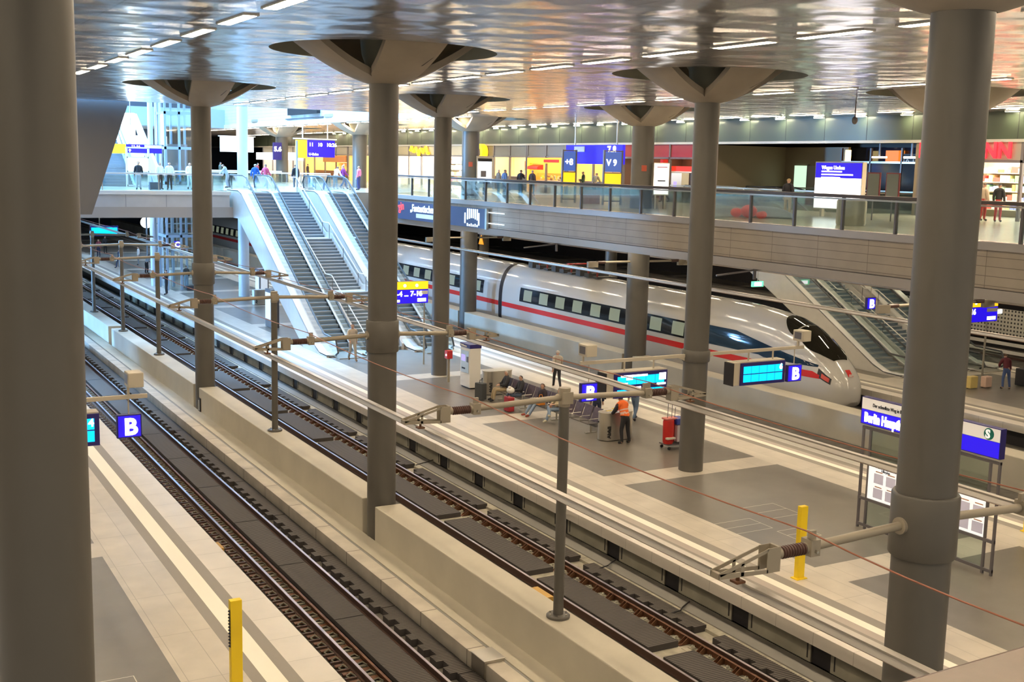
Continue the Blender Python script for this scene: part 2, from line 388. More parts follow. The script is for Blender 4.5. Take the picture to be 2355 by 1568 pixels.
def comb_panel(L, side):
    """outer rubber panel with teeth towards the rail (side=-1 teeth on -X)"""
    m = MB(); w0 = .36
    m.box(0, w0, 0, L, 0, .17, RUB); m.quad((0, 0, .171), (w0, 0, .171), (w0, L, .171), (0, L, .171), RUBG)
    n = int(L / .6)
    for i in range(n):
        y = .1 + i * (L - .2) / n
        if side < 0: m.box(-.16, 0, y, y + .34, 0, .17, RUB); m.quad((-.16, y, .171), (0, y, .171), (0, y + .34, .171), (-.16, y + .34, .171), RUBG)
        else: m.box(w0, w0 + .16, y, y + .34, 0, .17, RUB); m.quad((w0, y, .171), (w0 + .16, y, .171), (w0 + .16, y + .34, .171), (w0, y + .34, .171), RUBG)
    return m
def flat_panel(L, W):
    m = MB(); m.box(0, W, 0, L, 0, .15, RUB); m.quad((.01, .03, .151), (W - .01, .03, .151), (W - .01, L - .03, .151), (.01, L - .03, .151), RUBG)
    return m
def run(name, proto, x, z, starts, label, group):
    for i, y in enumerate(starts):
        if i == 0: o = proto
        else: o = proto.copy(); C.objects.link(o)
        o.location = (x, y, z); tag(o, label, 'rubber panel', group)
run('rubber_panel', flat_panel(4.16, .74).build('rubber_panel', fix=False), 9.50, -.93, [8.3 + 4.2 * i for i in range(26)], 'flat dark rubber panel between the rails of the left track', 'flat rubber panels of the left track')
run('rubber_panel', comb_panel(4.16, -1).build('rubber_panel', fix=False), 10.80, -.95, [8.5 + 4.2 * i for i in range(26)], 'notched rubber panel between the left track and the kerb', 'notched rubber panels of the left track')
run('rubber_panel', flat_panel(5.0, .86).build('rubber_panel', fix=False), 15.30, -.94, [20.45 - 5.58 * 2 + 5.58 * i for i in range(17)], 'flat dark rubber panel between the rails of the right track', 'flat rubber panels of the right track')
run('rubber_panel', comb_panel(4.9, -1).build('rubber_panel', fix=False), 16.98, -.95, [20.9 - 5.58 * 2 + 5.58 * i for i in range(17)], 'notched rubber panel between the right track and the walkway', 'notched rubber panels of the right track')
struct(MB().box(15.22, 16.52, YN, 110, -.95, -.935, BEDL).box(16.8, 17.3, YN, 110, -.95, -.94, BEDL), 'trim_4', 'pale slab under the right track')
for i, (y, x0) in enumerate(((25.4, 17.2), (21.9, 17.0), (37.5, 17.3))):
    m = MB(); m.tube([(x0, y, -.8), (x0 + .25, y - .1, -.72), (x0 + .5, y + .15, -.78), (x0 + .95, y + .45, -.80)], .02, DARK, 6)
    tag(m.build('cable'), ['black cable leaving the plinth opening right of the tall mast', 'loop of black cable between two rubber panels at lower right', 'thin black cable on the walkway near the second mast'][i], 'cable')

# ------------------------------------------------------------------ ceiling with round recesses, columns with capitals
ZC = 13.0
RH = 3.1
def cell(m, x0, x1, y0, y1, hole=None, r=RH):
    if hole is None: m.quad((x0, y0, ZC), (x0, y1, ZC), (x1, y1, ZC), (x1, y0, ZC), CEIL); return
    hx, hy = hole; n = 64; angs = sorted([2 * PI * i / n for i in range(n)] + [math.atan2(y - hy, x - hx) % (2 * PI) for x in (x0, x1) for y in (y0, y1)])
    def edge(a):
        c, s = math.cos(a), math.sin(a); t = 1e9
        if c > 1e-9: t = min(t, (x1 - hx) / c)
        if c < -1e-9: t = min(t, (x0 - hx) / c)
        if s > 1e-9: t = min(t, (y1 - hy) / s)
        if s < -1e-9: t = min(t, (y0 - hy) / s)
        return (hx + c * t, hy + s * t, ZC)
    N = len(angs)
    for i in range(N):
        a, b = angs[i], angs[(i + 1) % N]
        p = (hx + r * math.cos(a), hy + r * math.sin(a)); q = (hx + r * math.cos(b), hy + r * math.sin(b))
        m.quad((p[0], p[1], ZC), edge(a), edge(b), (q[0], q[1], ZC), CEIL)
        m.quad((p[0], p[1], ZC), (q[0], q[1], ZC), (q[0], q[1], ZC + 1.1), (p[0], p[1], ZC + 1.1), CAPIN)
    m.add([(hx + r * math.cos(2 * PI * i / 48), hy + r * math.sin(2 * PI * i / 48), ZC + 1.1) for i in range(48)], [tuple(range(48))], CAPIN)
ceil = MB(); cols = []
XB = [(-20, -3.9, None), (-3.9, 7.3, 1.7), (7.3, 18.6, 12.95), (18.6, 29.9, 24.2), (29.9, 41.3, 35.6), (41.3, 47.0, None)]
for y0, y1, yc in ((-12, 1.3, None), (1.3, 20.6, 11.0), (20.6, 40.0, 30.4), (40.0, 59.4, 49.8)):
    for x0, x1, xc in XB:
        cell(ceil, x0, x1, y0, y1, (xc, yc) if (xc and yc) else None)
        if xc and yc: cols.append((xc, yc))
for x0, x1, xc in XB[:4]: cell(ceil, x0, x1, 59.4, 67.3)
ceil.quad((29.9, 59.4, ZC), (33.4, 59.4, ZC), (33.4, 67.3, ZC), (29.9, 67.3, ZC), CEIL)
for y0, y1, yc in ((59.4, 78.8, 69.1), (78.8, 98.1, 88.4), (98.1, 117.5, 107.8)):
    # the part right of the open hall
    hx = 36.6
    cell(ceil, 33.4, 41.3, y0, y1, (35.6 + .95, yc), 2.9); cell(ceil, 41.3, 47, y0, y1)
    cols.append((36.55 if False else 35.6, yc))
cell(ceil, 33.4, 47, 117.5, 190); cell(ceil, -20, 33.4, 139, 190)
struct(ceil, 'ceiling', 'rippled reflective metal ceiling', fix=False)
struct(MB().box(-20, 47.5, -12, 67.3, ZC + 1.15, ZC + 1.4, CONC), 'ceiling_slab', 'slab above the ceiling')
FASC = lined('hall_edge_cladding', (0.62, 0.64, 0.66), (0.40, 0.42, 0.46), 12, .30, 'YZ', .5, .01, .06)
struct(MB().box(33.0, 33.4, 67.3, 150, ZC + .32, 17.5, FASC).box(32.9, 33.5, 67.3, 150, ZC - .02, ZC + .32, WHITEP), 'trim_5', 'pale cladding along the open hall edge')
struct(MB().box(-20, 33.4, 67.3, 67.6, ZC, 14.4, FASC), 'trim_6', 'pale cladding above the front edge of the hall opening')
tag(MB().box(32.7, 33.0, 90.3, 97.5, 13.75, 14.35, DARK).box(32.85, 33.0, 89.5, 98.5, 13.4, 13.5, DSTEEL).build('vent_box'), 'long black box mounted on the pale hall edge cladding', 'box')

def capital(xc, yc, r0, t):
    """four flared arms that spread from the column head to the ceiling recess"""
    R1 = 2.78
    core = MB().lathe([(r0 * .98, 12.3), (r0 * 1.5, 12.9), (r0 * 1.8, 14.05)], CAPIN, (xc, yc), 20).build('capital_core', t, smooth=True)
    def prof(s): return 12.12 + .52 * s + .80 * s ** 1.7
    for k in range(4):
        a0 = k * PI / 2; m = MB(); NT, NU = 16, 8; vs = []
        for side in (0, 1):
            for i in range(NT + 1):
                s = (i / NT); r = r0 + .01 + (R1 - r0) * s
                wd = max(.60, r0 * 1.15) + .34 * s
                half = min(PI / 4, math.asin(min(1, wd / r)))
                for j in range(NU + 1):
                    u = -1 + 2 * j / NU; a = a0 + half * u
                    vs.append((xc + r * math.cos(a), yc + r * math.sin(a), prof(s) + (.20 if side else 0)))
        st = (NT + 1) * (NU + 1); fs = []
        for i in range(NT):
            for j in range(NU):
                q = i * (NU + 1) + j
                fs.append((q, q + 1, q + NU + 2, q + NU + 1)); fs.append((st + q, st + q + NU + 1, st + q + NU + 2, st + q + 1))
        for i in range(NT):
            for j in (0, NU):
                q = i * (NU + 1) + j; fs.append((q, q + NU + 1, st + q + NU + 1, st + q))
        for j in range(NU): fs.append((NT * (NU + 1) + j, NT * (NU + 1) + j + 1, st + NT * (NU + 1) + j + 1, st + NT * (NU + 1) + j)); fs.append((j, st + j, st + j + 1, j + 1))
        m.add(vs, fs, CAPIT)
        if k == 3: m.add([(xc + .55, yc - 1.9, prof(.58) - .012), (xc + .60, yc - 1.93, prof(.6) - .012), (xc + .45, yc - 1.55, prof(.45) - .012), (xc + .40, yc - 1.52, prof(.44) - .012)], [(0, 1, 2, 3)], DARK)
        m.build('capital_arm', core, smooth=True)
def column(xc, yc, r, z0, label, sleeve=None, z1=12.2):
    t = thing('column', (xc, yc, z0), label, 'column')
    MB().cyl((xc, yc, z0), (xc, yc, z1), r, GREY, n=48).build('shaft', t, smooth=True)
    if sleeve:
        a, b, rs = sleeve
        MB().lathe([(r, a), (rs - .02, a + .01), (rs, a + .04), (rs, b - .03), (rs - .02, b), (r, b + .005)], GREY, (xc, yc), 48).build('sleeve', t, smooth=True)
    COLS[(xc, yc)] = t; return t
COLS = {}
CL = {(1.7, 11.0): 'huge out of focus grey column at the left frame edge', (12.95, 11.0): 'large grey column at the right in front of the information board',
      (24.2, 11.0): 'grey column of the bench platform near the camera, beyond the right frame', (35.6, 11.0): 'thick grey deck column beyond the right frame edge',
      (1.7, 30.4): 'grey column of the left platform behind the large left one', (12.95, 30.4): 'grey column with sleeve left of centre, in the parapet gap',
      (24.2, 30.4): 'grey column with ring collar on the bench platform beside the blue cart', (35.6, 30.4): 'thick grey deck column behind the large right column',
      (1.7, 49.8): 'far grey column of the left platform', (12.95, 49.8): 'grey column with sleeve left of the stairs, in the parapet gap',
      (24.2, 49.8): 'grey column on the bench platform next to the red call post', (35.6, 49.8): 'thick grey column rising past the deck by the train windows',
      (35.6, 69.1): 'thick grey column rising past the deck behind the ticket machine', (35.6, 88.4): 'grey column with capital behind the central column',
      (35.6, 107.8): 'far grey column with capital on the upper deck left of centre'}
for xc, yc in cols:
    lab = CL[(xc, yc)]
    if xc == 35.6:
        capital(xc, yc, .57, column(xc, yc, .57, -.9, lab))
    elif xc == 12.95:
        capital(xc, yc, .41, column(xc, yc, .41, -.9, lab, sleeve=(4.68, 5.60, .465)))
    else:
        xq = 1.36 if (xc, yc) == (1.7, 11.0) else xc
        c_ = column(xq, yc, .41, 0.0, lab, sleeve=(3.70, 4.10, .47) if (xc, yc) in ((24.2, 30.4), (1.7, 30.4)) else None); COLS[(xc, yc)] = c_; capital(xq, yc, .41, c_)
for yc in (69.1, 88.4, 107.8):
    column(47.0, yc, .42, 0.0, {69.1: 'pale column under the deck behind the train, right one', 88.4: 'pale column under the deck with the orange warning sign', 107.8: 'pale column under the deck, furthest left'}[yc], z1=6.2)
PALE = mat('pale_blue_column', (0.55, 0.60, 0.66), .4)
for x, y, r, l in ((24.95, 84.5, .39, 'pale column in the open hall at the head of the stairs'), (24.2, 91.5, .28, 'slim pale column in the open hall left of the stairs'), (23.6, 105, .33, 'pale column in the open hall beside the lift tower'), (20.4, 93.5, .2, 'slim pale column beside the glass lift')):
    t = thing('hall_column', (x, y, 0), l, 'column'); MB().cyl((x, y, 0), (x, y, 17.4), r, PALE, n=32).build('shaft', t, smooth=True)
# inclined concrete pier left of the hall opening
PIERM = mat('pier_concrete', (.15, .15, .16), .6)
m = MB(); m.prism([(4.6, 0), (6.2, 0), (10.2, 6.78), (11.6, 6.78), (13.72, 12.98), (5.6, 12.98), (8.0, 6.6)], 'Y', 68.1, 69.9, PIERM)
tag(m.build('inclined_pier'), 'inclined grey concrete pier beside the left column, at the hall opening', 'pier')

t = thing('notice_plate', (12.53, 49.4, -.45), 'small black plate with white marks on the parapet beside the second sleeved column', 'plate')
MB().box(12.50, 12.55, 49.0, 49.32, -.75, -.12, DARK).build('plate', t); MB().box(12.495, 12.5, 49.1, 49.22, -.65, -.2, mat('plate_marks', (.55, .55, .5), .6)).build('white_marks', t)
# ceiling lamps, one proto copied in rows
DIFF = mat('lamp_diffuser', (1, 1, 1), .4, emit=LAMP, ecol=(1.0, 0.80, 0.55)); 
t0 = bpy.data.objects.new('ceiling_lamp', None); C.objects.link(t0); t0.location = (7.5, 0, ZC)
MB().box(-.17, .17, -1.07, 1.07, -.03, .06, WHITEP).build('lamp_frame', t0, world=False)
MB().box(-.13, .13, -1.0, 1.0, -.036, -.031, DIFF).build('lamp_diffuser', t0, world=False)
rows = [(7.5, 22.4, 3.3, -6, 66.3, 'white strip lamp in the ceiling row at the upper left', 'lamps of the upper left ceiling row'),
        (18.9, 19.5, 2.97, -6, 66.3, 'white strip lamp in the ceiling row across the middle of the photo', 'lamps of the middle ceiling row'),
        (31.3, 28.9, 3.22, -6, 66.3, 'white strip lamp in the ceiling row above the deck edge', 'lamps of the ceiling row above the deck edge'),
        (44.3, 41.2, 3.1, -3, 150, 'white strip lamp in the ceiling row in front of the shop facade', 'lamps of the ceiling row by the shops'),
        (34.3, 71.0, 3.1, 67.5, 150, 'white strip lamp along the right edge of the open hall', 'lamps along the open hall edge'),
        (-3.9, 22.4, 3.3, -6, 66.3, 'white strip lamp in the ceiling row left of the frame', 'lamps of the ceiling row left of the frame')]
first = True
for x, yc, p, a, b, lab, grp in rows:
    y = yc - p * int((yc - a) / p)
    while y < b:
        o = t0 if first else copy_tree(t0); first = False
        o.location = (x, y, ZC); tag(o, lab, 'ceiling lamp', grp); y += p

SDIFF = mat('soffit_diffuser', (1, 1, 1), .4, emit=34, ecol=(1.0, .82, .58))
u0 = bpy.data.objects.new('soffit_lamp', None); C.objects.link(u0)
MB().box(-.14, .14, -.9, .9, 0, .1, WHITEP).build('lamp_frame', u0, world=False); MB().box(-.10, .10, -.85, .85, -.006, -.001, SDIFF).build('lamp_diffuser', u0, world=False)
first = True
for x, ya, yb, lab, grp in ((34.2, 14, 118, 'strip lamp under the deck beside the near train side', 'lamps under the deck near the train'), (41.6, 14, 118, 'strip lamp under the deck above the far platform edge', 'lamps under the deck above the far platform'), (56.0, 14, 90, 'strip lamp under the deck over the furthest tracks', 'lamps under the deck over the furthest tracks')):
    y = ya
    while y < yb:
        o = u0 if first else copy_tree(u0); first = False
        o.location = (x, y, 6.35); tag(o, lab, 'soffit lamp', grp); y += 3.2
CDIFF = mat('cool_fill_diffuser', (1, 1, 1), .4, emit=60, ecol=(.45, .68, 1.0))
v0 = bpy.data.objects.new('soffit_lamp', None); C.objects.link(v0)  # added fill lamps, put in to give the platform below the bridge bluish light
MB().box(-.14, .14, -.9, .9, 0, .1, WHITEP).build('lamp_frame', v0, world=False); MB().box(-.10, .10, -.85, .85, -.006, -.001, CDIFF).build('lamp_diffuser', v0, world=False)
for i in range(16):
    for j, x in enumerate((19.4, 27.5)):
        o = v0 if i + j == 0 else copy_tree(v0); o.location = (x, 79 + 3.2 * i, 6.35); tag(o, 'added bluish fill lamp under the cross bridge', 'soffit lamp', 'added bluish fill lamps under the cross bridge')
WDIFF = mat('washer_diffuser', (1, 1, 1), .4, emit=120, ecol=(1.0, .95, .62))
u0 = bpy.data.objects.new('wall_washer', None); C.objects.link(u0)
MB().box(-.06, .06, -.38, .38, 0, .05, WHITEP).build('lamp_frame', u0, world=False); MB().box(-.05, .05, -.34, .34, -.006, -.001, WDIFF).build('lamp_diffuser', u0, world=False)
for i in range(34):
    o = u0 if i == 0 else copy_tree(u0)
    o.location = (46.62, 20.9 + 3.1 * i, 12.95); tag(o, 'slim wall washer lamp close to the dark facade band', 'wall washer', 'wall washer lamps above the facade band')
# ------------------------------------------------------------------ overhead conductor rails, masts and arms
def bracket_arm(xs, y, s, zt=5.17, parent=None, L=1.95):
    """arm from xs outwards in direction s (-1 left, 1 right): tube, clamp, insulator, forked bracket"""
    zb = zt
    parent = MB().cyl((xs, y, zb), (xs + s * (L - .02), y, zb - .06), .062, TAN, n=16).build('overhead_line_arm', parent, smooth=True)
    xa = xs + s * L; c = MB(); c.box(min(xa, xa + s * .16), max(xa, xa + s * .16), y - .10, y + .10, zb - .17, zb + .05, TAN)
    c.box(xa - .02, xa + .14 * s + .02, y - .03, y + .03, zb + .03, zb + .16, TAN); c.cyl((xa + s * .08, y - .14, zb - .1), (xa + s * .08, y + .14, zb - .1), .02, STEEL, n=8)
    c.build('clamp', parent)
    xi = xa + s * .2; prof = []
    for i in range(9):
        prof += [(.065, i * .045), (.085, i * .045 + .012), (.085, i * .045 + .028), (.065, i * .045 + .04)]
    mi = MB(Matrix.Translation((xi, y, zb - .07)) @ Matrix.Rotation(s * PI / 2, 4, 'Y')); mi.lathe(prof, INSUL, (0, 0), 16)
    mi.lathe([(.055, -.1), (.075, -.08), (.075, -.005), (.06, 0)], TAN, (0, 0), 16); mi.lathe([(.06, .40), (.075, .41), (.07, .49), (.05, .5)], TAN, (0, 0), 16)
    mi.build('insulator', parent, smooth=True)
    xf = xi + s * .48; f = MB()
    for yy in (y - .085, y + .085):
        f.prism([(xf, zb + .05), (xf + s * .22, zb + .05), (xf + s * .22, zb - .28), (xf, zb - .28)], 'Y', yy - .006, yy + .006, TAN)
        f.prism([(xf + s * .2, zb + .05), (xf + s * .22, zb + .0), (xf + s * .98, zb - .21), (xf + s * 1.0, zb - .16)], 'Y', yy - .006, yy + .006, TAN)
        f.prism([(xf + s * .2, zb - .23), (xf + s * .2, zb - .28), (xf + s * 1.0, zb - .24), (xf + s * 1.0, zb - .17)], 'Y', yy - .006, yy + .006, TAN)
        f.prism([(xf + s * .60, zb - .08), (xf + s * .65, zb - .09), (xf + s * .65, zb - .25), (xf + s * .6, zb - .25)], 'Y', yy - .006, yy + .006, TAN)
    f.box(min(xf, xf + s * .04), max(xf, xf + s * .04), y - .09, y + .09, zb - .28, zb + .05, TAN); f.box(min(xf + s * .95, xf + s), max(xf + s * .95, xf + s), y - .09, y + .09, zb - .24, zb - .17, TAN)
    f.build('fork_bracket', parent)
    h = MB(); xh = xf + s * .62; h.cyl((xh, y, zb - .26), (xh, y, zb - .34), .025, RUST, n=8); h.box(xh - .07, xh + .07, y - .07, y + .07, zb - .36, zb - .33, RUST); h.build('bar_clamp', parent)
MY = [20.6, 40.2, 58.5, 67.3, 76.3]
ML = ['tall grey overhead line mast in the lower middle, on the parapet', 'grey overhead line mast on the parapet in front of the escalator', 'third mast along the parapet, right beside the sleeved column', 'fourth mast along the parapet, seen at the left', 'furthest small mast on the parapet at the left']
for y, l in zip(MY, ML):
    t = thing('overhead_line_mast', (12.95, y, .3), l, 'mast')
    MB().cyl((12.95, y, .34), (12.95, y, 5.36), .112, GREY, n=24).build('pole', t, smooth=True)
    MB().lathe([(.25, .3), (.26, .31), (.26, .35), (.24, .37), (.12, .38)], GREY, (12.95, y), 28).build('base_plate', t, smooth=True)
    b = MB()
    for k in range(6): a = k * PI / 3; b.cyl((12.95 + .2 * math.cos(a), y + .2 * math.sin(a), .37), (12.95 + .2 * math.cos(a), y + .2 * math.sin(a), .40), .02, STEEL, n=6)
    b.build('anchor_bolts', t)
    MB().cyl((12.95, y, 4.98), (12.95, y, 5.38), .125, TAN, n=24).box(12.83, 13.07, y - .16, y - .1, 5.05, 5.3, TAN).build('head_clamp', t, smooth=True)
    bracket_arm(12.85, y, -1, parent=t); bracket_arm(13.05, y, 1, parent=t)
for y in (11.0, 30.4, 49.8):
    for s in (-1, 1):
        MB().cyl((12.95 + s * .45, y, 5.17), (12.95 + s * .50, y, 5.17), .12, TAN, n=20).build('arm_flange', COLS[(12.95, y)], smooth=True)
        bracket_arm(12.95 + s * .48, y, s, parent=COLS[(12.95, y)], L=1.57)
def bar(x, z, y0, y1, label, kink=0):
    m = MB(); m.prism([(x - .055, z + .07), (x + .055, z + .07), (x + .03, z + .03), (x + .06, z - .04), (x + .02, z - .07), (x - .02, z - .07), (x - .06, z - .04), (x - .03, z + .03)], 'Y', y0, y1, BARM)
    t = thing('conductor_rail', (x, y0, z), label, 'conductor rail'); m.build('profile', t)
    MB().cyl((x, y0, z - .075), (x, y1, z - .075), .008, WIRE, n=6).build('contact_wire', t); return t
bar(9.72, 4.73, 6.0, 150, 'long pale overhead conductor rail above the left track')
bar(16.2, 4.73, 8.0, 150, 'overhead conductor rail running above the right track')
bar(32.5, 4.84, 10, 150, 'bright overhead conductor rail just beyond the bench platform')
bar(38.7, 5.2, 10, 150, 'overhead conductor rail above the silver train')
for x, z, l in ((10.72, 5.34, 'thin reddish wire strung along the left arm clamps'), (15.15, 5.34, 'thin reddish wire strung along the right arm clamps')):
    m = MB(); ys = [6, 11, 20.6, 30.4, 40.2, 49.8, 58.5, 67.3, 76.3, 110]; pts = []
    for a, b in zip(ys[:-1], ys[1:]):
        for i in range(6): q = i / 6; pts.append((x, a + (b - a) * q, z - .10 * 4 * q * (1 - q)))
    m.tube(pts, .012, WIRE, 6); tag(m.build('overhead_wire', smooth=True), l, 'wire')
# arms hanging from the deck columns towards the train side
for y in (30.4, 49.8, 69.1):
    for s in (-1, 1):
        q = MB().cyl((35.6 + s * .56, y, 5.2), (35.6 + s * 2.1, y, 5.2), .06, TAN, n=12).build('overhead_line_arm', COLS[(35.6, y)], smooth=True)
        MB().cyl((35.6 + s * 2.1, y, 5.2), (35.6 + s * 2.6, y, 5.2), .08, INSUL, n=12).build('insulator', q, smooth=True)
        MB().box(35.6 + s * 2.85 - .3, 35.6 + s * 2.85 + .3, y - .08, y + .08, 4.95, 5.25, TAN).build('fork_bracket', q)
for i, y in enumerate((42.6, 60.6)):
    t = thing('ceiling_hanger', (37.2, y, 6.2), ['dark hanger with a cross arm under the deck above the train nose', 'dark hanger under the deck above the pantograph'][i], 'hanger')
    MB().cyl((37.2, y, 4.9), (37.2, y, 6.2), .08, DSTEEL, n=12).build('post', t, smooth=True)
    MB().cyl((34.9, y, 5.15), (37.2, y, 5.35), .045, DSTEEL, n=10).cyl((37.2, y, 5.35), (39.9, y, 5.5), .045, DSTEEL, n=10).build('cross_arm', t, smooth=True)

# ------------------------------------------------------------------ platform signs and furniture
def sign_letter(x0, x1, y, z0, z1, ch, label, rod_top):
    t = thing('platform_sign', ((x0 + x1) / 2, y, z0), label, 'sign')
    MB().box(x0, x1, y, y + .14, z0, z1, DKBLUE).build('housing', t, bevel=.01)
    MB().quad((x0 + .03, y - .004, z0 + .03), (x1 - .03, y - .004, z0 + .03), (x1 - .03, y - .004, z1 - .03), (x0 + .03, y - .004, z1 - .03), BLUEL).build('lit_face', t)
    text(ch, (z1 - z0) * .98, WHITEL, t, ((x0 + x1) / 2 + .03, y - .02, z0 + (z1 - z0) * .15), bold=.022, align='CENTER', name='letter')
    MB().cyl(((x0 + x1) / 2, y + .07, z1), ((x0 + x1) / 2, y + .07, rod_top), .018, HOUS, n=8).build('hanging_rod', t); return t
def display(x0, x1, y, z0, z1, label, rod_top, style):
    t = thing('departure_display', ((x0 + x1) / 2, y, z0), label, 'display')
    MB().box(x0 - .26, x0 + .02, y + .02, y + .5, z0 + .02, z1 + .02, HOUS).box(x0, x1, y + .03, y + .45, z0, z1 + .03, HOUS).box(x0 - .30, x0 - .26, y + .02, y + .5, z0, z1, DARK).build('housing', t)
    MB().box(x0, x1, y - .02, y + .03, z0, z1, DKBLUE).build('bezel', t, bevel=.008)
    m = MB(); n = 5; W = (x1 - x0) - .24; zm = (z0 + z1) / 2; mm = CYANL; e = .012
    m2 = MB()
    for r in range(2):
        for c in range(n):
            a = x0 + .12 + W * c / n; b = x0 + .12 + W * (c + 1) / n
            lo = z0 + .11 + r * (z1 - z0 - .2) / 2; hi = lo + (z1 - z0 - .2) / 2 - .03
            if style == 'text' and r == 0: lo2 = lo + .04; hi2 = hi - .12
            else: lo2, hi2 = lo, hi
            m.quad((a + e / 2, y - .024, lo2), (b - e / 2, y - .024, lo2), (b - e / 2, y - .024, hi2), (a + e / 2, y - .024, hi2), mm)
    m.build('screen', t)
    if style == 'text':
        m2 = MB(); q = y - .028
        for a, b, lo, hi in ((.12, .62, .82, .90), (.22, .34, .70, .80), (.84, .97, .62, .9), (.1, .25, .55, .60), (.8, .97, .42, .5), (.14, .5, .36, .42)):
            m2.quad((x0 + (x1 - x0) * a, q, z0 + (z1 - z0) * lo), (x0 + (x1 - x0) * b, q, z0 + (z1 - z0) * lo), (x0 + (x1 - x0) * b, q, z0 + (z1 - z0) * hi), (x0 + (x1 - x0) * a, q, z0 + (z1 - z0) * hi), WHITEL)
        m2.build('text_blocks', t)
    else: text(style, .27, WHITEL, t, (x1 - .27, y - .03, z0 + (z1 - z0) * .62), bold=.008, name='track_number')
    r = MB()
    for f in (.25, .8): r.cyl((x0 + (x1 - x0) * f, y + .2, z1), (x0 + (x1 - x0) * f, y + .2, rod_top), .03, HOUS, n=8)
    r.build('hanging_rod', t); return t
def housing_box(x, y, z, label):
    t = thing('monitor_box', (x, y, z), label, 'box')
    MB().box(x - .03, x + .03, y - .03, y + .03, z, z + .3, HOUS).build('post', t)
    MB().box(x - .05, x + .34, y - .28, y + .22, z + .22, z + .60, HOUS).build('hood', t, bevel=.02)
    MB().quad((x - .055, y - .2, z + .3), (x - .055, y + .14, z + .3), (x - .055, y + .14, z + .54), (x - .055, y - .2, z + .54), DSTEEL).build('lens_window', t)
def sign_beam(col, y, xe, s):
    xc = col[0]
    q = MB().box(min(xc + s * .47, xe), max(xc + s * .47, xe), y - .045, y + .045, 3.86, 3.97, HOUS).build('sign_beam', COLS[col], bevel=.008)
    MB().prism([(xc + s * .47, 3.75), (xc + s * .47, 3.86), (xc + s * .75, 3.86)], 'Y', y - .02, y + .02, HOUS).build('gusset', q)
Y3 = 30.4
sign_beam((24.2, 30.4), Y3, 19.65, -1); sign_beam((24.2, 30.4), Y3, 28.95, 1)
sign_letter(19.72, 20.34, Y3, 2.66, 3.26, 'B', 'blue hanging sign with letter B left of the central display', 3.86)
sign_letter(28.30, 28.95, Y3, 2.70, 3.30, 'B', 'blue hanging sign with letter B in front of the train nose', 3.86)
display(20.95, 23.05, Y3, 2.68, 3.50, 'blue departure display with white text behind the vested worker', 3.86, 'text')
display(26.15, 28.15, Y3, 2.72, 3.50, 'blue departure display with empty cyan fields in front of the train', 3.86, '6')
housing_box(19.75, Y3, 3.92, 'beige monitor box on the left end of the collared column beam'); housing_box(28.7, Y3, 3.92, 'beige monitor box in front of the train windscreen')
YL = 30.4
sign_beam((1.7, 30.4), YL, 6.40, 1)
sign_letter(5.63, 6.25, YL, 2.84, 3.45, 'B', 'blue hanging sign with letter B over the left platform edge', 3.86)
display(3.1, 5.2, YL, 2.72, 3.55, 'blue departure display partly behind the left column', 3.86, '4')
housing_box(5.93, YL, 3.97, 'beige monitor box above the B sign of the left platform')
# platform beyond the train
sign_letter(44.1, 44.7, 42.0, 3.25, 3.85, 'B', 'blue sign with letter B in front of the far escalators', 6.45)
sign_letter(22.55, 23.15, 96.0, 2.75, 3.35, 'C', 'blue sign with letter C on the far left platform part', 3.9)
t = thing('sign_post', (24.2, 96, 0), 'slim post with a cross beam carrying the letter C sign', 'post'); MB().box(22.3, 25.6, 95.97, 96.12, 3.88, 3.98, HOUS).cyl((25.5, 96.05, 0), (25.5, 96.05, 3.9), .12, HOUS, n=12).build('beam', t)

# yellow posts
def ypost(x, y, label, zig=False):
    t = thing('yellow_post', (x, y, 0), label, 'post')
    MB().box(x - .11, x + .11, y - .07, y + .07, .02, 1.86, YEL).build('post', t, bevel=.008)
    MB().box(x - .17, x + .17, y - .12, y + .12, 0, .025, YEL).build('foot_plate', t)
    if zig:
        z = MB()
        for i in range(12): zz = .95 + i * .062; z.add([(x - .115, y - .06, zz), (x - .115, y + .0, zz), (x - .155, y - .03, zz + .03), (x - .115, y - .06, zz + .055), (x - .115, y, zz + .055)], [(0, 1, 2), (2, 4, 3), (0, 2, 3), (1, 4, 2)], DARK)
        z.build('torn_edge', t)
ypost(20.08, 20.75, 'yellow post on the bench platform beside the right column arm'); ypost(5.87, 20.68, 'yellow post at the bottom left with a jagged dark edge', True)
ypost(28.8, 20.8, 'yellow post at the right frame edge beyond the information board')

# white taped outlines on the granite
for i, (x, y, dx, dy) in enumerate(((20.9, 24.2, 1.4, 1.0), (22.8, 24.9, 1.2, 1.2), (22.2, 23.1, .9, .8), (3.4, 21.5, .9, .8))):
    m = MB(); q = .0015; t_ = .02
    for a in (0, .5, 1): m.box(x, x + dx, y + dy * a, y + dy * a + t_, 0.0005, q, CREAM)
    m.box(x, x + t_, y, y + dy, 0.0005, q, CREAM); m.box(x + dx, x + dx + t_, y, y + dy + t_, 0.0005, q, CREAM)
    tag(m.build('floor_outline'), ['white outline taped on the dark paving left of the yellow post', 'white outline taped on the dark paving near the information board', 'small white outline taped behind the yellow post', 'small white outline on the left platform paving'][i], 'floor marking')

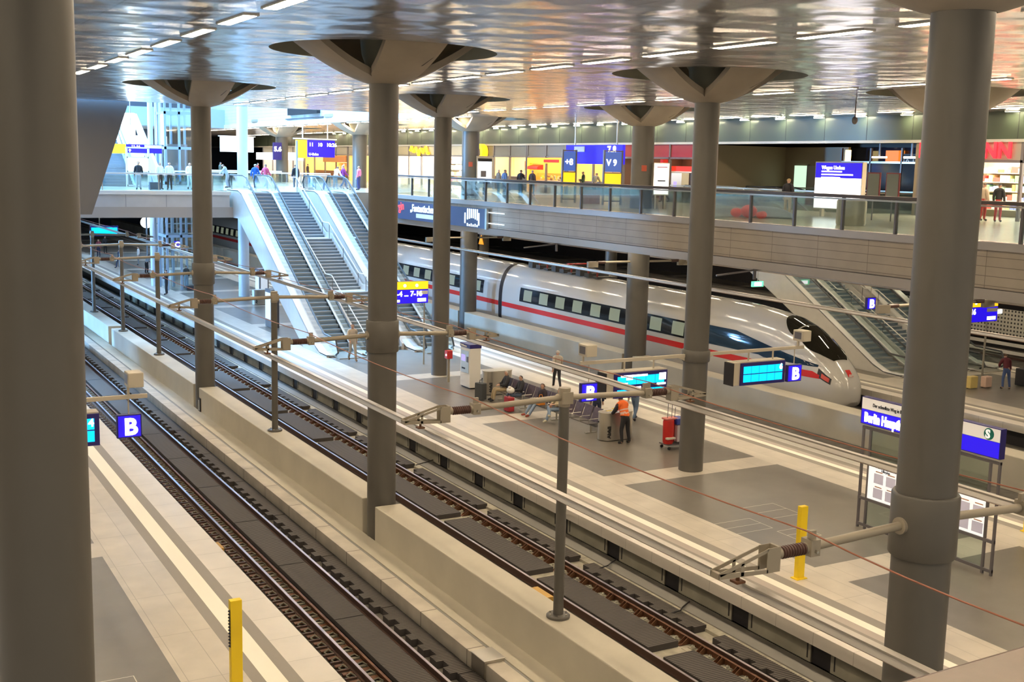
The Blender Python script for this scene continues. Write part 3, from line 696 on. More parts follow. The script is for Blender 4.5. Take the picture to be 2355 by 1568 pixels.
# information board, facing -X
XB_ = 24.65
t = thing('information_board', (XB_, 21.0, 0), 'glass information board with blue station name sign behind the right column', 'information board')
for y in (23.27, 23.0, 18.73, 19.0, 21.0): MB().box(XB_ - .03, XB_ + .03, y - .03, y + .03, 0, 2.95, DSTEEL).build('post', t)
for z in (.12, .88, 2.08, 2.92): MB().box(XB_ - .035, XB_ + .035, 18.7, 23.3, z - .04, z + .04, DSTEEL).build('frame_bar', t)
for y0, y1 in ((21.03, 23.0), (19.0, 20.97)):
    MB().box(XB_ - .006, XB_ + .006, y0, y1, .16, .84, GL).build('glass_pane', t); MB().box(XB_ - .006, XB_ + .006, y0, y1, 2.12, 2.88, GL).build('glass_pane', t)
PAP = mat('lit_paper', (.8, .8, .78), .6, emit=.35, ecol=(1, 1, 1)); LIL = mat('printed_columns', (.55, .52, .62), .7, emit=.15); ORG = mat('printed_orange', (.6, .32, .2), .7)
for y0, y1 in ((21.05, 22.98), (19.02, 20.95)):
    p = MB().box(XB_ - .02, XB_ + .02, y0, y1, .93, 2.03, PAP).build('timetable_poster', t)
    m = MB()
    for c in range(4):
        a = y1 - .22 - c * .44
        for lo, hi in ((1.42, 1.70), (1.0, 1.28)): m.box(XB_ - .024, XB_ - .02, a - .34, a, lo, hi, LIL)
        m.box(XB_ - .024, XB_ - .02, a - .3, a - .05, 1.74, 1.77, ORG); m.box(XB_ - .024, XB_ - .02, a - .3, a - .05, 1.31, 1.34, ORG)
    m.build('printed_table', p)
text('Fahrplanänderungen', .155, BLACKT, t, (XB_ - .025, 22.72, 1.86), '-X', bold=.002, name='poster_heading')
text('Fahrplan', .09, BLACKT, t, (XB_ - .025, 22.5, 1.78), '-X', name='poster_subheading')
s_ = MB().box(XB_ - .10, XB_ + .10, 18.7, 23.32, 3.03, 3.80, DKBLUE).build('sign_box', t)
MB().box(XB_ - .104, XB_ - .10, 18.72, 23.30, 3.46, 3.78, mat('sign_white', (.75, .72, .68), .5, emit=.12, ecol=(1, .95, .9))).build('white_strip', s_)
MB().box(XB_ - .104, XB_ - .10, 18.72, 23.30, 3.05, 3.45, BLUEL).build('lit_face', s_)
text('Berlin Hauptbahnhof', .36, WHITEL, t, (XB_ - .112, 23.18, 3.12), '-X', bold=.016, name='station_name', xs=.66)
text('Der schnellste Weg in Ihren Bus', .14, BLACKT, t, (XB_ - .11, 22.9, 3.57), '-X', name='small_text', xs=.75)
GRN = mat('s_bahn_green', (0.0, .16, .12), .5)
lg = MB(Matrix.Translation((XB_ - .108, 19.05, 3.62)) @ Matrix.Rotation(-PI / 2, 4, 'Y')); lg.cyl((0, 0, 0), (0, 0, .006), .15, GRN, n=24); lg.build('round_logo', t)
text('S', .30, mat('logo_white', (.85, .85, .85), .5, emit=.3), t, (XB_ - .116, 19.145, 3.515), '-X', bold=.012, name='logo_letter')

# litter bins: stadium shaped steel boxes
def bin_(x, y, label, litter=False):
    t = thing('litter_bin', (x, y, 0), label, 'litter bin')
    pts = []
    for i in range(9): a = PI / 2 + PI * i / 8; pts.append((x - .35 + .32 * math.cos(a), y + .32 * math.sin(a)))
    for i in range(9): a = -PI / 2 + PI * i / 8; pts.append((x + .42 + .32 * math.cos(a), y + .32 * math.sin(a)))
    MB().prism(pts, 'Z', .03, 1.02, STEEL).build('body', t, smooth=True)
    MB().prism([(x + (p[0] - x) * 1.02, y + (p[1] - y) * 1.02) for p in pts], 'Z', 1.02, 1.06, STEEL).build('lid', t, smooth=True)
    MB().prism([(x + (p[0] - x) * .93, y + (p[1] - y) * .93) for p in pts], 'Z', 0, .03, DARK).build('plinth', t)
    MB().cyl((x - .66, y + .06, .70), (x - .69, y + .06, .70), .035, DARK, n=12).build('lock', t)
    text('Abfall', .20, BLACKT, t, (x - .38, y - .335, .12), '-Y', bold=.008, roll=PI / 2, name='lettering')
    if litter:
        m = MB()
        for i in range(14):
            a = random.uniform(0, PI); px, py = x + random.uniform(-.5, .5), y + random.uniform(-.2, .2); L = .12
            m.box(px - L, px + L, py - .02, py + .02, 1.06 + .01 * i, 1.075 + .01 * i, random.choice((PAP, CREAM, YEL, RED)))
        tag(m.build('newspapers'), 'crumpled papers lying on top of the near litter bin', 'papers', kind='stuff')
bin_(24.45, 44.6, 'steel litter bin beside the white ticket machine'); bin_(24.35, 35.2, 'steel litter bin beside the vested worker', True)
bin_(24.6, 79.2, 'steel litter bin far left on the platform, beside the dark column')

# ticket machine facing -X
t = thing('ticket_machine', (24.05, 46.4, 0), 'tall white ticket machine with dark blue header on the platform', 'ticket machine')
MB().box(23.8, 24.35, 45.9, 46.85, .05, 2.0, WHITEP).build('cabinet', t, bevel=.02)
MB().box(23.78, 24.37, 45.88, 46.87, 1.84, 2.02, DKBLUE).build('header', t, bevel=.01)
text('Fahrkarten', .14, WHITEP, t, (23.77, 46.8, 1.88), '-X', name='lettering')
p = MB().box(23.785, 23.80, 46.0, 46.75, .7, 1.7, STEEL).build('control_panel', t)
MB().box(23.775, 23.785, 46.35, 46.7, 1.22, 1.5, mat('violet_screen', (.2, .15, .6), .2, emit=.9, ecol=(.25, .2, 1))).build('screen', p)
MB().box(23.77, 23.785, 46.05, 46.2, 1.2, 1.45, DSTEEL).box(23.77, 23.785, 46.35, 46.65, .85, .92, DARK).build('card_slot', p)
MB().box(23.85, 24.3, 45.95, 46.8, 0, .05, DARK).build('plinth', t)
t = thing('call_post', (23.72, 47.9, 0), 'slim call post with red head beside the platform column', 'call post')
MB().cyl((23.72, 47.9, 0), (23.72, 47.9, 1.1), .07, TAN, n=16).build('post', t, smooth=True); MB().box(23.58, 23.86, 47.75, 48.05, 1.1, 1.48, RED).build('head', t, bevel=.02)
MB().cyl((23.575, 47.85, 1.28), (23.56, 47.85, 1.28), .05, WHITEL, n=12).build('lamp', t)

# bench row
BENCHM = mat('purple_mesh', (.10, .075, .10), .5, noise=.3, nscale=6); SEATM = mat('steel_mesh_seat', (.22, .20, .18), .4, metal=.6)
t = thing('platform_bench', (24.1, 40, 0), 'long row of steel mesh seats with dark backs in the middle of the platform', 'bench')
MB().box(24.05, 24.15, 36.0, 43.6, .30, .38, DSTEEL).build('beam', t)
for i in range(12):
    y0 = 36.05 + i * .63
    MB().prism([(23.72, .42), (24.2, .40), (24.2, .43), (23.72, .455)], 'Y', y0, y0 + .54, SEATM).build('seat', t)
    MB().prism([(24.2, .44), (24.24, .44), (24.42, .95), (24.38, .96)], 'Y', y0, y0 + .54, BENCHM).build('backrest', t)
    MB().tube([(23.75, y0 - .03, .44), (23.75, y0 - .03, .62), (24.2, y0 - .03, .62)], .012, STEEL, 6).build('armrest', t)
for y in (36.4, 38.9, 41.4, 43.3):
    MB().cyl((24.1, y, 0), (24.1, y, .32), .035, STEEL, n=10).box(23.85, 24.35, y - .04, y + .04, 0, .03, STEEL).build('leg', t)

# cleaning cart
t = thing('cleaning_cart', (25.6, 33.2, 0), 'cleaning cart with red bin sacks and blue tubs by the collared column', 'cleaning cart')
x, y = 25.1, 33.1
MB().box(x, x + 1.05, y - .25, y + .3, .16, .20, DSTEEL).tube([(x + .95, y - .25, .2), (x + .95, y - .25, 1.05), (x + .95, y + .3, 1.05)], .02, STEEL).build('frame', t)
MB().lathe([(.17, .22), (.19, .3), (.20, 1.02), (.18, 1.08)], RED, (x + .12, y - .05), 20).build('red_bin', t, smooth=True)
MB().lathe([(.15, .22), (.17, .3), (.18, 1.0), (.16, 1.06)], RED, (x + .34, y + .12), 20).build('red_bin', t, smooth=True)
MB().box(x + .42, x + .78, y - .2, y + .26, .26, .88, mat('lilac_panel', (.55, .5, .55), .5)).build('white_tub', t, bevel=.02)
MB().box(x + .38, x + .84, y - .22, y + .28, .9, 1.12, mat('blue_plastic', (.03, .06, .35), .4)).build('blue_tub', t, bevel=.02)
MB().box(x + .72, x + 1.1, y - .2, y + .26, .22, .5, mat('blue_plastic', (.03, .06, .35), .4)).build('blue_tub', t, bevel=.02)
MB().box(x - .1, x + .26, y - .32, y - .2, .42, .48, CREAM).build('folded_shelf', t)
for dx, h in ((.1, 1.75), (.28, 1.65), (.42, 1.5)): MB().cyl((x + dx, y, 1.0), (x + dx + .02, y, h), .012, DSTEEL, n=6).build('broom_handle', t)
for dx, dy in ((.08, -.2), (.95, -.2), (.08, .25), (.95, .25)): MB().cyl((x + dx, y + dy - .02, .06), (x + dx, y + dy + .02, .06), .06, DARK, n=14).build('wheel', t)
MB().box(x - .02, x + .5, y - .12, y + .2, 1.08, 1.14, mat('pink_rag', (.7, .25, .22), .8)).build('rag', t, bevel=.02)

# yellow/blue direction sign at the stairs foot and its post
def dir_sign(x0, x1, y, z0, z1, label, txt, face='-Y', frac=.62):
    t = thing('direction_sign', ((x0 + x1) / 2, y, z0), label, 'sign')
    zm = z0 + (z1 - z0) * frac
    MB().box(x0, x1, y, y + .16, z0, z1, DKBLUE).build('housing', t)
    MB().box(x0 + .01, x1 - .01, y - .01, y, zm + .02, z1 - .01, YELL).build('yellow_panel', t)
    MB().box(x0 + .01, x1 - .01, y - .01, y, z0 + .01, zm, BLUEL).build('blue_panel', t)
    text(txt, (zm - z0) * .52, WHITEL, t, (x0 + .08, y - .02, zm - (zm - z0) * .46), bold=.01, name='lettering')
    for a, b, c, d, mm in ((x1 - (x1 - x0) * .30, x1 - .12, z0 + .08, z0 + .25, WHITEL), (x0 + .1, x0 + .42, z0 + .08, z0 + .2, WHITEL), (x1 - (x1 - x0) * .32, x1 - .03, zm - .24, zm - .06, WHITEP)):
        MB().box(a, b, y - .014, y - .01, c, d, mm).build('pictogram', t)
    for a in (.35, .68): MB().cyl((x0 + (x1 - x0) * a, y - .012, (zm + z1) / 2), (x0 + (x1 - x0) * a, y - .018, (zm + z1) / 2), .08, WHITEL, n=12).build('symbol', t)
    return t
t = dir_sign(22.9, 24.86, 52.6, 3.12, 4.22, 'yellow and blue direction sign at the foot of the stairs', '1-4 ... 7-16')
MB().cyl((24.7, 52.7, 0), (24.7, 52.7, 3.15), .045, STEEL, n=12).build('post', t)
t = dir_sign(45.85, 48.3, 37.6, 3.05, 4.2, 'yellow and blue direction sign right of the large right column', '5...16')
MB().cyl((47.7, 37.7, 0), (47.7, 37.7, 3.05), .05, STEEL, n=12).build('post', t)
MB().box(48.35, 48.65, 37.6, 37.7, 3.4, 3.6, WHITEL).build('exit_light', t)

# ------------------------------------------------------------------ deck, bridge
DECKF = lined('deck_paving', (0.42, 0.39, 0.32), (0.30, 0.28, 0.23), 1.2, .8, 'XY', .22, .006, .1)
FPAN = lined('fascia_panels', (0.40, 0.35, 0.285), (0.17, 0.15, 0.12), 2.47, .30, 'YZ', .6, .010, .12)
FMET = mat('fascia_metal', (0.42, 0.40, 0.39), .45, metal=.2)
ZD = 7.95
def slab(name, label, x0, x1, y0, y1, zt=ZD, zb=6.2):
    m = MB(); m.box(x0, x1, y0, y1, zb, zt, DECKF); return m
HX0, HX1, HY0, HY1 = 44.7, 52.6, 44.0, 60.5
m = MB()
for a, b, c, d in ((31.1, HX0, -6, 74.5), (HX1, 70.2, -6, 74.5), (HX0, HX1, -6, HY0), (HX0, HX1, HY1, 74.5), (28.6, 70.2, 74.5, 190), (-19.8, 20.7, 73.2, 130), (20.7, 28.6, 76.2, 130)):
    m.box(a, b, c, d, 6.45, ZD, DECKF)
o = struct(m, 'floor_deck', 'paved upper deck with the shops')
m = MB(); m.box(31.0, 31.12, -6, 74.5, 6.52, 7.72, FPAN); struct(m, 'trim_7', 'panelled concrete fascia of the upper deck')
m = MB(); m.box(30.86, 31.3, -6, 74.5, 7.72, 7.97, FMET); m.prism([(30.9, 6.5), (31.15, 6.5), (31.9, 6.15), (31.1, 6.15)], 'Y', -6, 74.5, FMET); struct(m, 'trim_8', 'metal edges of the deck fascia')
BRF = lined('bridge_fascia_panels', (0.55, 0.56, 0.58), (0.3, 0.32, 0.36), 2.4, 9, 'XZ', .35, .02, .08)
m = MB(); m.box(-12, 20.7, 73.0, 73.2, 7.0, 7.75, BRF); m.box(-12, 20.75, 72.85, 73.25, 7.75, 7.98, WHITEP); m.box(-12, 20.9, 73.0, 74.4, 6.35, 7.0, FMET); struct(m, 'trim_9', 'bright fascia of the cross bridge at the left')
# balustrade along the deck edge
m = MB(); 
t = thing('glass_balustrade', (31.0, 30, ZD), 'long glass balustrade with broad dark handrail along the deck edge', 'balustrade')
MB().box(30.86, 31.16, -4, 74.3, 9.12, 9.24, mat('handrail_brown', (.10, .08, .075), .35)).build('handrail', t, bevel=.02)
MB().box(30.88, 30.94, -4, 74.3, 9.05, 9.11, STEEL).build('lower_rail', t)
y = 1.2
while y < 74.4:
    MB().box(30.95, 31.07, y - .04, y + .04, 7.95, 9.12, DSTEEL).build('post', t)
    if y + 2.48 < 74.4: MB().box(30.995, 31.01, y + .05, y + 2.43, 8.0, 9.04, GLB).build('glass_pane', t)
    y += 2.48
t = thing('glass_balustrade', (4, 73.3, ZD), 'glass balustrade with bright rail on the cross bridge at the left', 'balustrade')
MB().box(-12, 20.4, 73.25, 73.35, 8.95, 9.05, WHITEP).build('handrail', t)
for i in range(10): MB().box(-10 + i * 3.3, -9.95 + i * 3.3, 73.28, 73.34, ZD, 8.95, STEEL).build('post', t)
MB().box(-12, 20.4, 73.29, 73.305, 8.0, 8.9, GLB).build('glass_pane', t)
# balustrades around the stair head and the hall edge on the bridge level
for i, (x0, x1, y) in enumerate(((14.0, 33.0, 100.0), (20.9, 33.0, 88.0))):
    t = thing('glass_balustrade', (x0, y, ZD), ['far balustrade with bright rail across the open hall', 'balustrade with bright rail behind the stair head'][i], 'balustrade')
    MB().box(x0, x1, y, y + .1, 8.95, 9.05, WHITEP).build('handrail', t); MB().box(x0, x1, y + .04, y + .055, 8.0, 8.9, GLB).build('glass_pane', t)
    for k in range(6): MB().box(x0 + (x1 - x0) * k / 5 - .03, x0 + (x1 - x0) * k / 5 + .03, y, y + .08, ZD, 8.95, STEEL).build('post', t)
t = thing('hole_balustrade', (HX0, HY0, ZD), 'glass balustrade around the escalator opening in the deck', 'balustrade')
for a, b, c, d in ((HX0 - .1, HX0, HY0, HY1), (HX1, HX1 + .1, HY0, HY1), (HX0, HX1, HY0 - .1, HY0)):
    MB().box(a, b, c, d, 8.95, 9.03, STEEL).build('handrail', t); MB().box((a + b) / 2 - .01 if b - a < 1 else a, (a + b) / 2 + .01 if b - a < 1 else b, (c + d) / 2 - .01 if d - c < 1 else c, (c + d) / 2 + .01 if d - c < 1 else d, ZD, 8.93, GLB).build('glass_pane', t)
# billboard hanging on the deck fascia
BB = mat('billboard_blue', (.045, .06, .125), .3, emit=.10, ecol=(.1, .2, .5))
t = thing('billboard', (30.8, 66, 6.6), 'long dark blue advertising board on the deck fascia left of centre', 'billboard')
MB().box(30.78, 30.86, 57.8, 76.0, 6.45, 7.55, BB).build('panel', t); MB().box(30.74, 30.88, 57.6, 57.8, 6.42, 7.6, STEEL).build('end_frame', t)
text('Virgin', .75, mat('billboard_red', (.8, .05, .06), .4, emit=.7, ecol=(1, .1, .12)), t, (30.77, 70.6, 6.85), '-X', bold=.01, roll=.12, name='red_script')
BWH = mat('billboard_white', (.9, .9, .9), .4, emit=.6, ecol=(.75, .9, 1))
text('„Fantastischer Titel!“', .62, BWH, t, (30.77, 67.9, 7.0), '-X', bold=.015, name='headline')
MB().box(30.765, 30.78, 63.3, 67.0, 6.62, 6.88, WHITEP).box(30.76, 30.765, 63.3, 63.9, 6.64, 6.86, RED).build('caption_strip', t)
m = MB()
for i in range(6):
    a = 58.7 + i * .24; m.box(30.765, 30.78, a, a + .14, 6.9 + .1 * abs(i - 2.5) * -.5 + .1, 7.5, BWH); m.box(30.765, 30.78, a, a + .14, 6.5, 6.62 + .05 * (i % 2), BWH)
for a, z0, z1 in ((58.5, 6.6, 7.3), (60.2, 6.65, 7.25)): m.box(30.765, 30.78, a, a + .16, z0, z1, BWH)
m.build('hand_picture', t)
m = MB()
for z in (6.75, 7.35): m.box(30.86, 30.95, 55.9, 57.6, z, z + .05, BWH)
tag(m.build('fixing_bars'), 'two pale fixing bars on the fascia right of the billboard', 'bars')

# ------------------------------------------------------------------ stairs and escalators
ECL = mat('escalator_cladding', (.55, .53, .50), .35, noise=.05); EDK = mat('escalator_deck_white', (.80, .79, .77), .25); STEPM = mat('escalator_step', (.22, .30, .38), .4, metal=.4)
HRM = mat('handrail_rubber', (.05, .055, .06), .4); STONES = mat('stair_stone', (.20, .26, .32), .5, noise=.1); STRN = mat('stair_nosing', (.62, .62, .60), .5)
def escalator(x0, y0, label, w=2.35, rise=ZD):
    t = thing('escalator', (x0, y0, 0), label, 'escalator')
    ys, ye, yt = y0 + 2.5, y0 + 2.5 + rise / math.tan(math.radians(30)), y0 + 2.5 + rise / math.tan(math.radians(30)) + 2.6
    prof = [(y0 + .9, 0), (ys + 1.6, 0), (ye - .3, rise - 1.75), (yt, rise - 1.75), (yt, rise + .05), (ye + .1, rise + .05), (ye - .35, rise - .02 + .0), (ys + .2, .35), (ys - .35, .14), (y0 + .9, .12)]
    prof = [(y0 + .9, 0), (ys + 1.9, 0), (ye + .2, rise - 1.6), (yt, rise - 1.6), (yt, rise + .12), (ye + .2, rise + .12), (ye - .5, rise - .05), (ys + .25, .42), (ys - .5, .14), (y0 + .9, .12)]
    for a, b in ((x0, x0 + .12), (x0 + w - .12, x0 + w)): MB().prism(prof, 'X', a, b, ECL).build('side_cladding', t)
    inner = [(p[0], p[1] - .25 if p[1] > .2 else p[1] * .3) for p in prof]
    MB().prism([(y0 + .9, 0), (ys + 1.8, 0), (ye + .2, rise - 1.55), (yt, rise - 1.55), (yt, rise - 1.3), (ye, rise - 1.3), (ys + 1.5, .02)], 'X', x0 + .12, x0 + w - .12, ECL).build('soffit', t)
    path = [(y0 + .9, .13), (ys - .5, .16), (ys + .25, .44), (ye - .5, rise - .03), (ye + .2, rise + .14), (yt, rise + .14)]
    for a, b in ((x0 + .0, x0 + .42), (x0 + w - .42, x0 + w)):
        m = MB()
        for (ya, za), (yb, zb) in zip(path[:-1], path[1:]): m.add([(a, ya, za - .06), (b, ya, za - .06), (b, yb, zb - .06), (a, yb, zb - .06), (a, ya, za), (b, ya, za), (b, yb, zb), (a, yb, zb)], [(4, 5, 6, 7), (0, 3, 2, 1), (0, 4, 7, 3), (1, 2, 6, 5), (0, 1, 5, 4), (2, 3, 7, 6)], EDK)
        m.build('deck_strip', t)
    n = int(rise / .2); st = MB(); st.prism([(0, -.15), (.39, -.15), (.39, .2), (0, .2)], 'X', 0, w - .86, STEPM)
    st.quad((0, -.002, .14), (w - .86, -.002, .14), (w - .86, -.002, .2), (0, -.002, .2), mat('step_edge', (.45, .47, .47), .4, metal=.5)); st.quad((0, 0, .202), (w - .86, 0, .202), (w - .86, .035, .202), (0, .035, .202), mat('step_edge', (.45, .47, .47), .4, metal=.5))
    s0 = None
    run_ = (ye - ys) / n
    for i in range(n):
        if s0 is None: s0 = st.build('step', None); o = s0
        else: o = s0.copy(); C.objects.link(o)
        o.parent = t; o.location = (.43, ys - y0 + i * run_, (i) * rise / n)
    MB().box(x0 + .43, x0 + w - .43, y0 + .2, ys, 0, .04, STEEL).build('landing_plate', t); MB().box(x0 + .43, x0 + w - .43, ye, yt, rise - .05, rise + .03, STEEL).build('landing_plate', t)
    for xg in (x0 + .36, x0 + w - .36):
        top = [(y0 + .35, .62), (y0 + .55, .98), (ys - .3, 1.05), (ys + .35, 1.38), (ye - .4, rise + .92), (ye + .3, rise + 1.05), (yt + .5, rise + 1.05), (yt + .8, rise + .65)]
        bot = [(y0 + .35, .1), (y0 + .55, .1), (ys - .3, .2), (ys + .35, .45), (ye - .4, rise), (ye + .3, rise + .1), (yt + .5, rise + .1), (yt + .8, rise + .1)]
        m = MB()
        for i in range(len(top) - 1):
            m.quad((xg, *bot[i]), (xg, *bot[i + 1]), (xg, *top[i + 1]), (xg, *top[i]), GLB)
        m.build('glass_balustrade', t, fix=False)
        m = MB(); m.tube([(xg, y0 + .5, .2), (xg, y0 + .2, .35)] + [(xg, *p) for p in top] + [(xg, yt + .6, rise + .25)], .05, HRM, 8); m.build('handrail', t, smooth=True)
    return t
def staircase(x0, x1, y0, label):
    t = thing('staircase', (x0, y0, 0), label, 'stairs')
    n = 16; rr = ZD / 48; tr = .31; y = y0; z = 0; s0 = None; flights = []
    for f in range(3):
        fy0, fz0 = y, z
        for i in range(n):
            if s0 is None:
                m = MB(); m.box(0, x1 - x0, 0, tr + .02, -.25, rr, STONES); m.box(0, x1 - x0, -.006, .05, rr - .035, rr + .004, STRN); s0 = m.build('step', None); o = s0
            else: o = s0.copy(); C.objects.link(o)
            o.parent = t; o.location = (0, y - y0, z); y += tr; z += rr
        flights.append((fy0, fz0, y, z))
        if f < 2:
            MB().box(x0, x1, y, y + 1.0, z - .25, z, STRN).build('landing', t); y += 1.0
        else: MB().box(x0, x1, y, y + 1.4, z - .25, z, STRN).build('landing', t)
    # sloping underside and side strings
    for xa, xb in ((x0 - .12, x0), (x1, x1 + .12)):
        poly = [(y0 - .1, 0), (y0 + 1.0, 0)]; 
        for (a, b, c, d) in flights: poly += [(c + .3, max(0, d - .75))]
        poly += [(y + 1.3, ZD - .75), (y + 1.3, ZD + .25)]
        for (a, b, c, d) in reversed(flights): poly += [(c - .1, d + .32), (a - .1, b + .32)]
        MB().prism(poly, 'X', xa, xb, ECL).build('string', t)
    for xr, hh in ((x0 + .08, .95), (x1 - .08, .95)):
        m = MB(); pts = []
        for (a, b, c, d) in flights: pts += [(xr, a, b + hh), (xr, c, d + hh)]
        pts.append((xr, y + 1.0, ZD + hh)); m.tube(pts, .028, WHITEP, 8)
        for (a, b, c, d) in flights:
            for q in (.02, .5, .98): yy = a + (c - a) * q; zz = b + (d - b) * q; m.cyl((xr, yy, zz), (xr, yy, zz + hh), .018, DSTEEL, n=6)
        m.build('handrail', t)
    return t
def stair_group(x0, y0, n1, n2, n3):
    escalator(x0, y0, n1); staircase(x0 + 2.55, x0 + 4.75, y0 + 2.2, n2); escalator(x0 + 4.95, y0, n3)
stair_group(20.9, 55.4, 'left escalator of the brightly lit flight down to the bench platform', 'wide open stairs between the two brightly lit escalators', 'right escalator of the brightly lit flight down to the bench platform')
stair_group(44.95, 39.4, 'left escalator of the flight behind the train nose', 'stairs between the escalators behind the train nose', 'right escalator of the flight behind the train nose')

# ------------------------------------------------------------------ silver train
TB = mat('train_silver', (.52, .505, .48), .13, metal=.0, spec=.8); TW = mat('train_window_band', (.012, .014, .018), .08); TP = mat('train_pane', (.16, .18, .15), .12, emit=.10, ecol=(.75, .85, .6))
TR = mat('train_red_stripe', (.62, .03, .03), .25); TBL = mat('train_lounge_glass', (.012, .03, .06), .05); TF = mat('train_underframe', (.05, .05, .05), .6)
KY = [37.22, 37.35, 37.7, 38.1, 38.8, 39.5, 40.2, 41.2, 42.4, 44.0, 46.5]
KT = [.45, .75, 1.15, 1.52, 2.10, 2.55, 2.90, 3.20, 3.38, 3.50, 3.55]
KW = [.28, .55, .84, 1.02, 1.19, 1.29, 1.37, 1.43, 1.47, 1.49, 1.50]
KM = [.10, .20, .32, .45, .60, .72, .82, .92, 1.0, 1.0, 1.0]
KB = [-.15, -.34, -.50, -.58, -.64, -.68, -.7, -.7, -.7, -.7, -.7]
def itp(K, y):
    if y >= KY[-1]: return K[-1]
    if y <= KY[0]: return K[0]
    for i in range(len(KY) - 1):
        if KY[i] <= y <= KY[i + 1]:
            q = (y - KY[i]) / (KY[i + 1] - KY[i]); return K[i] * (1 - q) + K[i + 1] * q
NX = 2.5
def sx(y, z):
    zt, hw, zm, zb = itp(KT, y), itp(KW, y), itp(KM, y), itp(KB, y)
    if z > zm: q = min(1, (z - zm) / (zt - zm)); return hw * (1 - q ** NX) ** (1 / NX)
    q = min(1, (zm - z) / (zm - zb)); return hw * (1 - q ** 5) ** (1 / 5)
def sz(y, x):
    zt, hw, zm = itp(KT, y), itp(KW, y), itp(KM, y); q = min(1, abs(x) / hw); return zm + (zt - zm) * (1 - q ** NX) ** (1 / NX)
TX = 38.7
t = thing('train', (TX, 37, -.8), 'silver high speed train with red stripe and black windscreen at the far platform', 'train')
def car(y0, y1, name):
    ys = [k for k in KY if y0 <= k <= y1] or []
    fine = []
    yy = y0
    while yy < min(y1, 47): fine.append(yy); yy += .22 if yy < 42 else .6
    yy = max(y0, 47)
    while yy < y1: fine.append(yy); yy += 3.0
    fine.append(y1); N = 40; vs = []; fs = []
    for y in fine:
        zt, hw, zm, zb = itp(KT, y), itp(KW, y), itp(KM, y), itp(KB, y)
        for i in range(N):
            a = 2 * PI * i / N; c, s = math.cos(a), math.sin(a)
            if s >= 0: x = hw * (abs(c) ** (2 / NX)) * (1 if c > 0 else -1); z = zm + (zt - zm) * (s ** (2 / NX))
            else: x = hw * (abs(c) ** (2 / 5)) * (1 if c > 0 else -1); z = zm - (zm - zb) * ((-s) ** (2 / 5))
            vs.append((TX + x, y, z))
    for j in range(len(fine) - 1):
        for i in range(N): fs.append((j * N + i, j * N + (i + 1) % N, (j + 1) * N + (i + 1) % N, (j + 1) * N + i))
    fs.append(tuple(range(N))); fs.append(tuple(range((len(fine) - 1) * N, len(fine) * N)))
    m = MB(); m.add(vs, fs, TB); return m.build(name, t, smooth=True)
def side_patch(y0, y1, zlo, zhi, m, name, parent, off=.012, n=None, side=-1):
    """patch that follows the car side; zlo, zhi numbers or functions of y"""
    f0 = zlo if callable(zlo) else (lambda y: zlo); f1 = zhi if callable(zhi) else (lambda y: zhi)
    n = n or max(2, int((y1 - y0) / (.35 if y0 < 47 else 3))); vs = []; fs = []; K = 5
    for i in range(n + 1):
        y = y0 + (y1 - y0) * i / n
        for k in range(K): z = f0(y) + (f1(y) - f0(y)) * k / (K - 1); vs.append((TX + side * (sx(y, z) + off), y, z))
    for i in range(n):
        for k in range(K - 1): q = i * K + k; fs.append((q, q + 1, q + K + 1, q + K))
    mb = MB(); mb.add(vs, fs, m); return mb.build(name, parent, smooth=True, fix=False)
car(37.22, 67.35, 'cab_car_body'); car(67.75, 92.2, 'car_body'); car(92.6, 117, 'car_body'); car(117.4, 142, 'car_body')
for y in (67.35, 92.2, 117):
    m = MB(); N = 36
    vs = []
    for yy in (y - .02, y + .42):
        for i in range(N):
            a = 2 * PI * i / N; c, s = math.cos(a), math.sin(a)
            x = 1.515 * abs(c) ** (2 / NX) * (1 if c > 0 else -1); z = 1 + (2.57 * s ** (2 / NX) if s >= 0 else -1.8 * (-s) ** .4); vs.append((TX + x, yy, z))
    m.add(vs, [(i, (i + 1) % N, N + (i + 1) % N, N + i) for i in range(N)], DARK); m.build('gangway_bellows', t, smooth=True)
for a, b, n in ((47.4, 65.0, 9), (70.0, 89.8, 10), (94.8, 114.6, 10), (119.6, 139.5, 10)):
    wb = side_patch(a, b, 1.36, 2.24, TW, 'window_band', t)
    for i in range(n):
        q = (b - a) / n; y0 = a + i * q + .42; side_patch(y0, y0 + q * .52, 1.46, 2.14, TP, 'window_pane', wb, .02)
side_patch(38.55, 46.3, lambda y: 1.38 - (.08 if y < 42 else 0), lambda y: min(2.3, 1.38 + (y - 38.45) * .17), TBL, 'lounge_window', t)
side_patch(38.05, 67.3, lambda y: .80, lambda y: 1.10 if y > 38.7 else .80 + (y - 38.0) * .42, TR, 'red_stripe', t)
for a, b in ((67.8, 92.2), (92.6, 117), (117.4, 142)): side_patch(a, b, .80, 1.10, TR, 'red_stripe', t)
